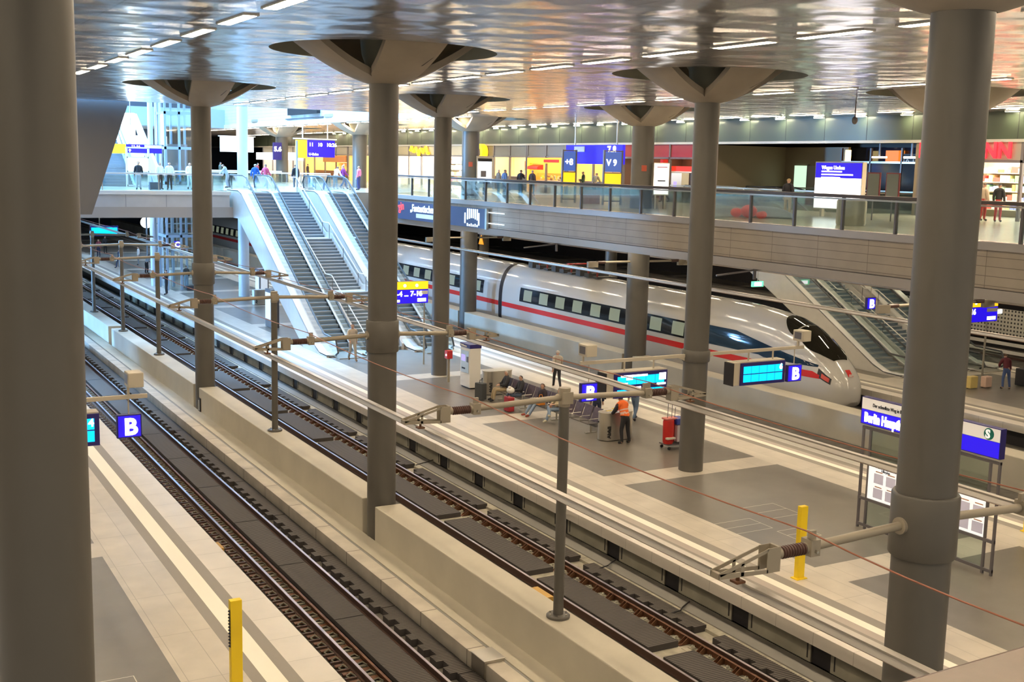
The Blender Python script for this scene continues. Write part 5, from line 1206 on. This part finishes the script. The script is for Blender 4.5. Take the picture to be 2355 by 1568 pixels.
text('11-16', .26, WHITEL, t, (17.2, 84.87, 10.6), bold=.01); m = MB(); m.add([(17.0, 84.88, 10.42), (17.2, 84.88, 10.42), (17.1, 84.88, 10.54)], [(0, 1, 2)], WHITEL); m.box(17.07, 17.13, 84.88, 84.9, 10.3, 10.42, WHITEL); m.build('arrow', t)
MB().cyl((17.2, 85, 10.85), (17.2, 85, 17), .03, STEEL).cyl((19, 85, 10.85), (19, 85, 17), .03, STEEL).build('hanger', t)
tag(MB().box(15.75, 16.85, 84.9, 85.05, 10.2, 10.85, YELL).build('yellow_sign'), 'glowing orange yellow sign panel left of the blue hall sign', 'sign')
o = MB(); o.add([(17.7, 97, 11.0), (20.0, 97, 11.0), (20.0, 97, 13.4), (18.9, 97, 13.4), (17.7, 97.1, 11.0), (20.0, 97.1, 11.0), (20.0, 97.1, 13.4), (18.9, 97.1, 13.4)], [(0, 1, 2, 3), (7, 6, 5, 4), (0, 4, 5, 1), (1, 5, 6, 2), (2, 6, 7, 3), (3, 7, 4, 0)], mat('daylight_window', (1, 1, 1), .5, emit=6, ecol=(.85, .93, 1)))
struct(o, 'window_1', 'blown out daylight window in the hall')
# signs in the hall right of the stairs head
t = thing('departure_board', (32, 93, 10.3), 'blue departure board with yellow field hanging over the stair head', 'departure board')
MB().box(33.6, 36.0, 95, 95.2, 10.3, 11.7, BLUEL).build('panel', t); MB().box(32.6, 33.55, 95, 95.2, 10.2, 11.7, YELL).build('yellow_field', t)
MB().box(32.4, 36.2, 95, 95.2, 11.75, 11.85, WHITEP).cyl((33.2, 95.1, 11.8), (33.2, 95.1, 13), .05, WHITEP).cyl((35.4, 95.1, 11.8), (35.4, 95.1, 13), .05, WHITEP).build('hanger', t)
text('11   10   10:26', .42, WHITEL, t, (33.7, 94.97, 11.2), bold=.01); text('U-Bahn', .28, WHITEL, t, (33.7, 94.97, 10.45), bold=.005)
t = thing('white_billboard', (30, 108, 10.6), 'large white lit board left of the blue departure board', 'board'); MB().box(32.6, 36.0, 118, 118.2, 10.7, 12.2, mat('billboard_bluewhite', (.8, .9, .95), .5, emit=.9, ecol=(.8, .95, 1))).build('panel', t); MB().box(32.4, 36.2, 118, 118.2, 12.2, 12.3, WHITEP).cyl((34.3, 118.1, 12.3), (34.3, 118.1, 13), .05, WHITEP).build('hanger', t)
t = thing('white_shop_sign', (40, 134, 10.3), 'long glowing white shop sign beyond the hall', 'sign'); MB().box(XS - .3, XS - .1, 134.2, 152, 10.0, 10.9, WHITEL).build('panel', t)
t = thing('number_sign', (33, 100, 10.5), 'dark pillar sign with white numbers 5.6 beside the board', 'sign'); MB().box(34.5, 35.3, 106.95, 107.2, 10.0, 11.6, DKBLUE).build('panel', t); text('5.6', .6, WHITEL, t, (34.55, 106.93, 10.8), bold=.02)
t = thing('light_pole', (26.6, 76.6, ZD), 'slim pale pole at the head of the stairs', 'pole'); MB().cyl((25.85, 75.2, ZD), (25.85, 75.2, 11.3), .07, PALE, n=12).build('pole', t, smooth=True)

# lower level furniture at the far left of the bench platform
t = thing('advert_pillar', (26, 75, 0), 'dark poster column beside the left escalator underside', 'poster column')
MB().box(21.6, 22.1, 67.6, 68.8, 0, 2.3, DSTEEL).build('case', t, bevel=.03); MB().box(21.58, 21.6, 67.7, 68.7, .5, 2.1, mat('soft_poster', (.6, .65, .7), .5, emit=.35)).build('poster', t)
t = thing('vending_machine', (25, 80, 0), 'tall vending machine with light poster beside the dark column', 'vending machine')
MB().box(25.4, 26.1, 82.2, 83.2, 0, 2.2, DSTEEL).build('case', t, bevel=.03); MB().box(25.38, 25.4, 82.3, 83.1, .3, 2.0, mat('soft_poster', (.6, .65, .7), .5, emit=.35)).box(25.5, 26.0, 82.17, 82.2, .4, 2.0, mat('soft_poster', (.6, .65, .7), .5, emit=.35)).build('poster', t)
t = thing('departure_display', (19.5, 100, 3), 'small blue departure display under the bridge at the far left', 'display'); MB().box(18.2, 20.6, 108, 108.3, 3.0, 3.9, DKBLUE).build('housing', t); MB().box(18.3, 20.5, 107.97, 108, 3.15, 3.75, CYANL).build('screen', t); MB().cyl((19, 108.1, 3.9), (19, 108.1, 6.4), .04, STEEL).build('rod', t)
t = thing('station_clock', (23.1, 101, 3.4), 'round white lit clock under the bridge', 'clock'); lg = MB(Matrix.Translation((22.6, 106, 4.3)) @ Matrix.Rotation(PI / 2, 4, 'X')); lg.cyl((0, 0, 0), (0, 0, .15), .5, WHITEL, n=28); lg.build('dial', t); MB().cyl((22.6, 105.9, 4.8), (22.6, 105.9, 6.4), .04, STEEL).build('rod', t)
t = thing('lift_box', (23, 100, 0), 'glazed lift enclosure under the bridge', 'lift'); m = MB()
for x in (22.3, 23.6, 24.9, 26.2):
    for y in (101, 104.5): m.box(x - .06, x + .06, y - .06, y + .06, 0, 6.4, BLUC)
for z in (.1, 2.3, 4.4): m.box(22.3, 26.2, 100.95, 101.05, z, z + .1, BLUC)
m.build('frame', t); MB().quad((22.3, 101, 0), (26.2, 101, 0), (26.2, 101, 6.4), (22.3, 101, 6.4), GL).build('glass_skin', t, fix=False)
t = thing('round_counter', (23.2, 99, 0), 'low round steel and glass counter under the bridge', 'counter'); m = MB(); m.lathe([(1.0, 0), (1.0, .8), (1.1, .85), (.2, .9)], STEEL, (23.3, 98.6), 28); m.build('body', t, smooth=True)
for i, x in enumerate((10.2, 14.2)):
    pass
# brown camera-side handrail at the lower right
t = thing('near_handrail', (1.6, 1.1, 9.0), 'brown wooden handrail close to the camera at the bottom right corner', 'handrail')
d = Vector((1, .02, 0)).normalized(); nrm = Vector((-d.y, d.x, 0)); p0 = Vector((1.47, 1.1605, 9.25))
WOOD = mat('brown_wood', (.23, .13, .08), .35, noise=.15, nscale=14)
vs = []
for s_ in (-2.6, 3.4):
    for a, z in ((.0, -.03), (.0, .0), (-.13, .0), (-.13, -.05)): vs.append(tuple(p0 + d * s_ + nrm * a + Vector((0, 0, z))))
MB().add(vs, [(0, 1, 5, 4), (1, 2, 6, 5), (2, 3, 7, 6), (3, 0, 4, 7), (0, 3, 2, 1), (4, 5, 6, 7)], WOOD).build('rail', t, bevel=.012)
for s_ in (-2.2, .0, 2.2): q = p0 + d * s_ - nrm * .08; MB().box(q.x - .03, q.x + .03, q.y - .03, q.y + .03, ZD, 9.2, DSTEEL).build('post', t)
struct(MB().box(-3, 6, -3, 1.15, 7.6, ZD, DECKF), 'floor_bridge', 'bridge deck under the camera')
PEOPLE = True

# ------------------------------------------------------------------ people
SKIN = mat('skin', (.55, .33, .24), .55); HAIRS = {'dark': mat('hair_dark', (.025, .018, .014), .6), 'brown': mat('hair_brown', (.11, .06, .035), .6), 'grey': mat('hair_grey', (.45, .42, .38), .6), 'blond': mat('hair_blond', (.5, .36, .18), .6)}
def V(*a): return Vector(a)
def joints(pose, rnd):
    """joint positions for a figure 1.75 m tall that faces +Y, feet at z = 0"""
    J = dict(pelvis=V(0, 0, .95), belly=V(0, .01, 1.10), chest=V(0, .0, 1.30), collar=V(0, -.01, 1.45), neck=V(0, 0, 1.52), chin=V(0, .02, 1.58), head=V(0, .015, 1.66), top=V(0, 0, 1.73))
    for s, n in ((-1, 'l'), (1, 'r')):
        J['sh' + n] = V(s * .17, -.01, 1.42); J['el' + n] = V(s * .23, -.02, 1.15); J['wr' + n] = V(s * .24, .06, .91)
        J['hip' + n] = V(s * .09, 0, .90); J['kn' + n] = V(s * .10, .03, .50); J['an' + n] = V(s * .11, -.01, .09); J['toe' + n] = V(s * .13, .15, .045)
    if pose == 'walk':
        J['knl'] = V(-.09, .22, .52); J['anl'] = V(-.10, .28, .10); J['toel'] = V(-.11, .44, .07); J['knr'] = V(.09, -.04, .50); J['anr'] = V(.10, -.30, .16); J['toer'] = V(.11, -.17, .05)
        J['ell'] = V(-.22, -.14, 1.16); J['wrl'] = V(-.23, -.12, .93); J['elr'] = V(.22, .10, 1.16); J['wrr'] = V(.20, .28, 1.02)
    if pose == 'bend':
        for k in ('belly', 'chest', 'collar', 'neck', 'chin', 'head', 'top', 'shl', 'shr', 'ell', 'elr', 'wrl', 'wrr'):
            p = J[k] - V(0, 0, .97); J[k] = V(0, 0, .97) + Matrix.Rotation(-.45, 3, 'X') @ p
        J['ell'] = V(-.23, .34, 1.12); J['wrl'] = V(-.16, .50, 1.02); J['elr'] = V(.26, .30, 1.10); J['wrr'] = V(.34, .42, .92)
        J['anl'] = V(-.15, -.02, .09); J['toel'] = V(-.18, .14, .045); J['knl'] = V(-.13, .06, .5); J['anr'] = V(.17, -.05, .09); J['knr'] = V(.14, .02, .5); J['toer'] = V(.21, .11, .045)
    if pose == 'phone': J['elr'] = V(.24, .10, 1.18); J['wrr'] = V(.12, .20, 1.42)
    if pose == 'fold': 
        J['ell'] = V(-.24, .05, 1.16); J['wrl'] = V(-.03, .22, 1.20); J['elr'] = V(.24, .05, 1.16); J['wrr'] = V(.03, .21, 1.14)
    if pose in ('sit', 'sitcross', 'sitlean'):
        dz = V(0, 0, -.44)
        for k in J:
            if k[:2] not in ('kn', 'an', 'to') or k == 'top': J[k] = J[k] + dz
        J['pelvis'] = V(0, .02, .50); J['hipl'] = V(-.09, .06, .49); J['hipr'] = V(.09, .06, .49)
        for s, n in ((-1, 'l'), (1, 'r')): J['kn' + n] = V(s * .13, .48, .52); J['an' + n] = V(s * .14, .56, .09); J['toe' + n] = V(s * .16, .72, .045)
        for s, n in ((-1, 'l'), (1, 'r')): J['el' + n] = V(s * .25, .07, .73); J['wr' + n] = V(s * .10, .27, .70)
        if pose == 'sitcross': J['knr'] = V(.04, .48, .62); J['anr'] = V(-.28, .62, .30); J['toer'] = V(-.36, .74, .36); J['knl'] = V(-.08, .46, .52); J['anl'] = V(-.06, .62, .09); J['toel'] = V(-.07, .78, .045)
        if pose == 'sitlean':
            for k in ('anl', 'anr'): J[k] = J[k] + V(0, .22, 0)
            for k in ('toel', 'toer'): J[k] = J[k] + V(0, .22, .03)
            J['wrl'] = V(-.12, .26, .62)
        for k in ('chest', 'collar', 'neck', 'chin', 'head', 'top', 'shl', 'shr'):
            J[k] = J[k] + V(0, -.06 if pose != 'sitlean' else .04, 0)
    return J
BONES = [('pelvis', 'belly', 'top'), ('belly', 'chest', 'top'), ('chest', 'collar', 'top'), ('collar', 'neck', 'skin'), ('neck', 'chin', 'skin'), ('chin', 'head', 'head'), ('head', 'top', 'head'),
         ('collar', 'shl', 'top'), ('shl', 'ell', 'top'), ('ell', 'wrl', 'sleeve'), ('collar', 'shr', 'top'), ('shr', 'elr', 'top'), ('elr', 'wrr', 'sleeve'),
         ('pelvis', 'hipl', 'leg'), ('hipl', 'knl', 'leg'), ('knl', 'anl', 'leg'), ('anl', 'toel', 'shoe'), ('pelvis', 'hipr', 'leg'), ('hipr', 'knr', 'leg'), ('knr', 'anr', 'leg'), ('anr', 'toer', 'shoe')]
RAD = dict(pelvis=(.135, .10), belly=(.135, .095), chest=(.16, .11), collar=(.10, .08), neck=(.052, .052), chin=(.062, .07), head=(.078, .094), top=(.05, .06),
           shl=(.068, .068), shr=(.068, .068), ell=(.045, .045), elr=(.045, .045), wrl=(.028, .028), wrr=(.028, .028), hipl=(.09, .09), hipr=(.09, .09), knl=(.06, .06), knr=(.06, .06), anl=(.042, .042), anr=(.042, .042), toel=(.04, .03), toer=(.04, .03))
def grow(J, near, stout=1.0):
    names = list(J); names.remove('pelvis'); names = ['pelvis'] + names
    vs = [J[k] for k in names]; rad = [RAD[k] for k in names]; ed = [(names.index(a), names.index(b)) for a, b, _ in BONES]; segs = [(J[a], J[b], r) for a, b, r in BONES]
    rad = [(r[0] * stout, r[1] * stout) if names[i] in ('pelvis', 'belly', 'chest') else r for i, r in enumerate(rad)]
    for n in 'lr':
        w_ = J['wr' + n]; d = (w_ - J['el' + n]).normalized(); side = d.cross(V(0, 0, 1) if abs(d.z) < .8 else V(0, 1, 0)).normalized(); up = side.cross(d).normalized()
        pm = w_ + d * .075; vs.append(pm); rad.append((.038, .020)); ip = len(vs) - 1; ed.append((names.index('wr' + n), ip)); segs.append((w_, pm, 'hand'))
        if near:
            for q, L in ((-.030, .062), (-.010, .078), (.011, .072), (.031, .055)):
                a = pm + side * q + d * .03; b = a + d * L * .55 - up * .012; c = b + d * L * .4 - up * .028
                i0 = len(vs); vs += [a, b, c]; rad += [(.010, .010), (.009, .009), (.007, .007)]; ed += [(ip, i0), (i0, i0 + 1), (i0 + 1, i0 + 2)]; segs.append((pm, c, 'hand'))
            a = w_ + d * .035 + side * (.036 if n == 'l' else -.036); b = a + d * .04 + side * (.022 if n == 'l' else -.022); i0 = len(vs); vs += [a, b]; rad += [(.012, .012), (.009, .009)]
            iw = names.index('wr' + n); ed += [(iw, i0), (i0, i0 + 1)]; segs.append((a, b, 'hand'))
        else:
            c = pm + d * .08 - up * .02; vs.append(c); rad.append((.026, .014)); ed.append((ip, len(vs) - 1)); segs.append((pm, c, 'hand'))
    fw = (J['toel'] - J['anl']); hd = J['head']
    nose = hd + V(0, .105, -.012); vs.append(nose); rad.append((.013, .016)); ed.append((names.index('head'), len(vs) - 1)); segs.append((hd, nose, 'skin'))
    for s in (-1, 1):
        e_ = hd + V(s * .088, -.005, -.01); vs.append(e_); rad.append((.010, .022)); ed.append((names.index('head'), len(vs) - 1)); segs.append((hd, e_, 'skin'))
    me = bpy.data.meshes.new('p'); me.from_pydata([tuple(v) for v in vs], ed, []); ob = bpy.data.objects.new('p', me); C.objects.link(ob)
    ob.modifiers.new('s', 'SKIN'); sv = me.skin_vertices[0].data
    for i, r in enumerate(rad): sv[i].radius = r; sv[i].use_root = (i == 0)
    sb = ob.modifiers.new('d', 'SUBSURF'); sb.levels = 2 if near else 1
    dg = bpy.context.evaluated_depsgraph_get(); nm = bpy.data.meshes.new_from_object(ob.evaluated_get(dg)); bpy.data.objects.remove(ob); bpy.data.meshes.remove(me)
    return nm, segs
def dseg(p, a, b):
    ab = b - a; q = max(0, min(1, (p - a).dot(ab) / max(1e-9, ab.length_squared))); return (p - a - ab * q).length
def person(label, x, y, z, face, pose='stand', top=(.1, .1, .12), legs=(.05, .06, .1), shoes=(.03, .03, .03), hair='dark', near=False, h=1.75, tops=None, group=None, long=False, stout=1.0, lean=0.0, vest=None):
    """face: heading in degrees, 0 looks along +Y, 90 along -X"""
    J = joints(pose, random)
    nm, segs = grow(J, near, stout)
    t = thing('person', (x, y, z), label, 'person', group, math.radians(face)); sc = h / 1.75; t.scale = (sc, sc, sc)
    body = bpy.data.objects.new('body', nm); C.objects.link(body); body.parent = t; nm.name = 'body'; nm.materials.clear(); nm.materials.append(SKIN)
    for p in nm.polygons: p.use_smooth = True
    vreg = []
    for v in nm.vertices:
        p = Vector(v.co); best = min(segs, key=lambda s: dseg(p, s[0], s[1]) - (.03 if s[2] in ('top',) else 0)); vreg.append(best[2])
    hd = J['head']
    def piece(name, test, m, off):
        idx = {}; vs = []; fs = []
        for pl in nm.polygons:
            if all(test(nm.vertices[i], vreg[i]) for i in pl.vertices):
                f = []
                for i in pl.vertices:
                    if i not in idx: idx[i] = len(vs); v = nm.vertices[i]; vs.append(tuple(v.co + v.normal * off))
                    f.append(idx[i])
                fs.append(tuple(f))
        if not fs: return None
        me = bpy.data.meshes.new(name); me.from_pydata(vs, [], fs); me.materials.append(m)
        for pp in me.polygons: pp.use_smooth = True
        o = bpy.data.objects.new(name, me); C.objects.link(o); o.parent = t; return o
    cm = lambda n, c: mat('%s_%02d%02d%02d' % (n, int(c[0] * 99), int(c[1] * 99), int(c[2] * 99)), c, .75)
    piece('trousers', lambda v, r: r == 'leg' or (r == 'top' and v.co.z < J['belly'].z - .02), cm('cloth', legs), .012)
    jac = piece('jacket', lambda v, r: r in ('top', 'sleeve') and (v.co.z > J['belly'].z - .16 or r == 'sleeve'), cm('cloth', top), .024)
    piece('shoes', lambda v, r: r == 'shoe', cm('shoe', shoes), .012)
    if vest: 
        o = piece('safety_vest', lambda v, r: r == 'top' and abs(v.co.x) < .215 and v.co.z > J['belly'].z - .10, cm('vest', vest), .038)
        if o and near:
            RM = mat('reflective_band', (.8, .5, .42), .4)
            o.data.materials.append(RM)
            b0 = Vector(J['belly']); ax = (J['collar'] - J['belly']).normalized()
            for pl in o.data.polygons:
                q = (pl.center - b0).dot(ax)
                if -.03 < q < .03 or .08 < q < .13: pl.material_index = 1
    back = V(0, -1, .35).normalized()
    if hair != 'cap':
        piece('hair', lambda v, r: r in ('head', 'skin') and v.co.z > hd.z - (.12 if long else .05) and ((v.co - hd).dot(V(0, -1, .75).normalized()) > .002 or v.co.z > hd.z + .045), HAIRS[hair], .016 if not long else .026)
    else: piece('cap', lambda v, r: r == 'head' and v.co.z > hd.z + .02, cm('cloth', (.03, .03, .04)), .02)
    if near:
        e = MB()
        for s in (-1, 1): MB().ball((hd.x + s * .032, hd.y + .088, hd.z + .012), (.011, .007, .007), DARK, 8, 6).build('eye', t, world=False)
        MB().box(hd.x - .022, hd.x + .022, hd.y + .082, hd.y + .094, hd.z - .056, hd.z - .050, mat('lips', (.4, .15, .12), .6)).build('mouth', t, world=False)
    return t
BLK = (.022, .022, .028); NAVY = (.025, .035, .09); JEAN = (.10, .16, .27); LJ = (.22, .30, .42); BEI = (.5, .42, .28); WHC = (.8, .8, .8)
# the bench sitters look towards the left track (-X): heading 90
person('bald elderly person in black jacket sitting at the far end of the bench', 24.05, 43.05, 0, 78, 'sit', BLK, (.42, .33, .2), near=True, hair='grey', shoes=BLK)
person('dark haired person in black pullover and jeans sitting with a white bag on the lap', 24.05, 41.8, 0, 82, 'sit', BLK, (.08, .11, .17), near=True, hair='dark')
person('long haired person in dark coat and blue jeans with red shoes sitting on the bench', 24.05, 39.85, 0, 92, 'sitlean', (.03, .02, .03), LJ, (.28, .05, .03), near=True, hair='brown', long=True)
person('person in beige jacket and jeans sitting cross legged behind the tall mast', 24.05, 38.7, 0, 95, 'sitcross', BEI, LJ, (.6, .55, .42), near=True, hair='brown')
person('cleaning worker in orange safety vest seen from behind at the near bin', 24.25, 34.35, 0, 8, 'bend', (.03, .03, .04), (.02, .02, .024), near=True, h=1.84, vest=(.95, .18, .03))
person('person in navy jacket with white scarf behind the vested worker', 25.15, 37.6, 0, -25, 'stand', NAVY, (.03, .04, .08), near=True, hair='dark')
person('person in blue jeans and brown jacket walking behind the blue display', 26.9, 37.5, 0, -60, 'walk', (.12, .08, .05), (.12, .18, .28), near=True, hair='brown')
person('grey haired person in black trousers walking behind the bench', 27.6, 44.6, 0, -20, 'walk', (.42, .38, .33), BLK, (.6, .5, .4), near=True, hair='grey')
person('person in pale jacket stepping off the brightly lit stairs', 21.75, 54.9, 0, 172, 'walk', (.45, .38, .30), (.4, .36, .3), (.25, .15, .08), near=True, hair='brown', h=1.9)
person('person in brown sweater standing with luggage at the far right', 47.4, 36.1, 0, -30, 'bend', (.12, .02, .03), (.06, .1, .25), hair='brown')
# far end of the bench platform
person('slim person all in black standing left of the sleeved column', 19.9, 87.0, 0, 60, 'fold', BLK, BLK, h=1.85)
person('person with a dark bag between the feet left of the sleeved column', 22.4, 91.3, 0, 10, 'stand', BLK, (.25, .35, .45))
person('person in grey top and black trousers behind the fork brackets', 22.0, 103.5, 0, -60, 'bend', (.3, .35, .4), BLK)
person('person in white shirt behind the fork brackets', 23.1, 112, 0, 80, 'stand', (.85, .9, .95), (.25, .3, .36))
person('person in dark blue clothes on the far platform, turned left', 20.8, 109, 0, 40, 'walk', (.05, .08, .14), (.05, .08, .15))
person('person in red top under the left bridge', 21.4, 122.5, 0, 150, 'stand', (.35, .08, .1), NAVY)
person('person in black beside the one in red under the left bridge', 22.8, 126.8, 0, 200, 'stand', BLK, BLK)
# on the deck in front of the shops
deck = [(36.9, 69.6, 'stout person in dark brown coat at the left of the snack shop queue', (.06, .035, .03), (.05, .05, .06), 'brown', -40, 'walk'),
        (39.1, 71.6, 'person in grey coat in the middle of the snack shop queue', (.2, .19, .18), BLK, 'grey', -90, 'stand'),
        (38.8, 70.2, 'person in blue jacket in the snack shop queue', (.12, .22, .45), NAVY, 'brown', -80, 'stand'),
        (40.3, 72.8, 'person with grey hair in the snack shop queue', (.22, .18, .14), BLK, 'grey', -90, 'stand'),
        (41.0, 71.8, 'small person with backpack and white shirt by the snack shop', (.75, .8, .85), (.03, .06, .35), 'dark', -90, 'stand'),
        (40.0, 70.1, 'tall person in black coat pointing at the bakery', BLK, BLK, 'dark', -60, 'phone'),
        (41.1, 70.4, 'person in brown coat right of the tall one in black', (.1, .07, .06), BLK, 'grey', -60, 'stand'),
        (37.6, 76.5, 'person in black coat left of the thick column on the deck', BLK, (.04, .05, .1), 'brown', 20, 'walk'),
        (42.7, 66.4, 'person in green black jacket between the timetable stands', (.05, .09, .05), BLK, 'dark', 60, 'fold'),
        (43.6, 66.4, 'person in olive coat between the timetable stands', (.25, .24, .16), BLK, 'brown', -60, 'bend'),
        (45.0, 66.3, 'person in black beside the wider timetable stand', BLK, BLK, 'dark', 80, 'stand'),
        (43.7, 58.6, 'person in black suit walking past the ticket machine on the deck', BLK, BLK, 'dark', 70, 'walk'),
        (37.0, 40.4, 'blond person in black jacket and pale trousers behind the deck glass', BLK, (.5, .42, .3), 'blond', -60, 'stand'),
        (45.4, 36.6, 'person in beige coat in front of the drugstore shelves', (.5, .4, .3), (.5, .05, .05), 'brown', -90, 'stand'),
        (45.3, 35.7, 'person in black coat in front of the drugstore shelves', BLK, (.5, .05, .05), 'dark', -70, 'stand'),
        (23.7, 77.4, 'person in bright blue jacket and jeans at the stair head', (.02, .12, .5), (.04, .2, .55), 'grey', -40, 'walk'),
        (24.6, 78.0, 'person in red blue jacket walking at the stair head', (.6, .08, .15), (.05, .25, .6), 'brown', -60, 'walk'),
        (23.4, 83.0, 'person in grey coat leaning at the hall balustrade', (.35, .4, .45), (.3, .33, .36), 'brown', 60, 'bend'),
        (27.4, 80.0, 'person in black coat at the head of the stairs, back turned', BLK, (.1, .12, .15), 'dark', 0, 'stand'),
        (31.3, 82.5, 'person in white coat right of the stair head', (.85, .85, .88), (.4, .4, .45), 'brown', -60, 'bend'),
        (32.3, 83.4, 'person in purple jacket right of the stair head', (.25, .03, .2), (.03, .04, .2), 'brown', -90, 'walk'),
        (32.4, 80.6, 'person in pink top with white bag right of the stair head', (.8, .25, .45), (.05, .06, .2), 'blond', 40, 'stand'),
        (33.6, 79.5, 'person in grey blue jacket at the corner balustrade', (.25, .32, .4), (.2, .28, .36), 'grey', 150, 'stand'),
        (31.3, 101.5, 'person in dark red seated area of the far bakery', (.3, .03, .04), BLK, 'dark', -90, 'stand'),
        (28.0, 101.5, 'person in dark green jacket by the far balustrade', (.08, .1, .08), BLK, 'dark', -90, 'stand'),
        (15.9, 76.5, 'person with long dark hair and black coat on the cross bridge', BLK, (.6, .6, .65), 'dark', 170, 'stand'),
        (17.3, 76.8, 'left of two people in white jackets on the cross bridge', (.85, .87, .9), BLK, 'grey', 200, 'stand'),
        (17.9, 76.8, 'right of two people in white jackets on the cross bridge', (.85, .87, .9), BLK, 'blond', 160, 'stand'),
        (19.3, 77.2, 'person in long white coat beside the lift tower', (.9, .92, .95), (.7, .75, .8), 'grey', 170, 'walk'),
        (20.2, 78.6, 'person in white top and black skirt beside the lift tower', (.85, .87, .9), BLK, 'brown', 180, 'stand'),
        (38.2, 108, 'person in dark coat before the bright shop, left one', (.1, .05, .04), BLK, 'dark', -90, 'stand')]
for x, y, l, c1, c2, hr, f, ps in deck: person(l, x, y, ZD, f, ps, c1, c2, hair=hr, long='long dark' in l)
# things carried or put down
def suitcase(x, y, z, w_, d_, h_, m, label, rz=0.0, handle=True):
    t = thing('suitcase', (x, y, z), label, 'suitcase', None, rz)
    MB().box(-w_ / 2, w_ / 2, -d_ / 2, d_ / 2, .03, h_, m).build('body', t, world=False, bevel=.03)
    if handle: MB().tube([(-w_ * .25, 0, h_), (-w_ * .25, 0, h_ + .12), (w_ * .25, 0, h_ + .12), (w_ * .25, 0, h_)], .012, DARK, 6).build('handle', t, world=False)
    for s in (-1, 1): MB().cyl((s * w_ * .35 - .015, d_ * .3, .03), (s * w_ * .35 + .015, d_ * .3, .03), .03, DARK, n=10).build('wheel', t, world=False)
CLB = mat('suitcase_black', (.02, .02, .025), .6); CLR = mat('suitcase_red', (.35, .02, .03), .6)
suitcase(23.15, 43.6, 0, .3, .45, .75, mat('suitcase_grey', (.06, .065, .07), .6), 'dark grey suitcase standing in front of the bald person', .3)
suitcase(23.1, 41.0, 0, .28, .42, .62, CLR, 'red suitcase standing in front of the bench')
suitcase(22.3, 89.3, 0, .8, .4, .38, CLB, 'black bag on the floor left of the sleeved column', handle=False)
suitcase(49.2, 36.4, 0, .9, .5, .85, CLB, 'large black suitcase at the right frame edge on the far platform'); suitcase(46.0, 36.9, 0, .5, .3, .6, mat('pale_yellow_bag', (.7, .55, .2), .6), 'yellow and white bag on the far platform', handle=False)
suitcase(46.9, 36.8, 0, .45, .3, .55, mat('peach_bag', (.7, .5, .4), .6), 'peach coloured bag next to the yellow one', handle=False)
suitcase(16.7, 75.6, ZD, .7, .4, .5, mat('suitcase_slate', (.1, .13, .18), .6), 'slate coloured box shaped bag on the cross bridge', handle=False)
t = thing('shopping_bag', (23.6, 41.7, .62), 'white plastic bag on the lap of the dark haired sitter', 'bag'); m = MB(); m.ball((23.58, 41.75, .72), (.17, .2, .14), WHITEP, 10, 7); m.ball((23.5, 41.7, .86), (.07, .08, .06), WHITEP, 8, 6); m.build('bag', t, smooth=True)
t = thing('handbag', (23.65, 39.5, .5), 'orange handbag on the bench between the two near sitters', 'bag'); MB().box(23.45, 23.75, 39.2, 39.45, .56, .82, mat('orange_leather', (.7, .26, .03), .5)).build('body', t, bevel=.03); MB().tube([(23.5, 39.32, .82), (23.55, 39.32, .98), (23.65, 39.32, .98), (23.7, 39.32, .82)], .012, mat('orange_leather', (.7, .26, .03), .5), 6).build('strap', t)
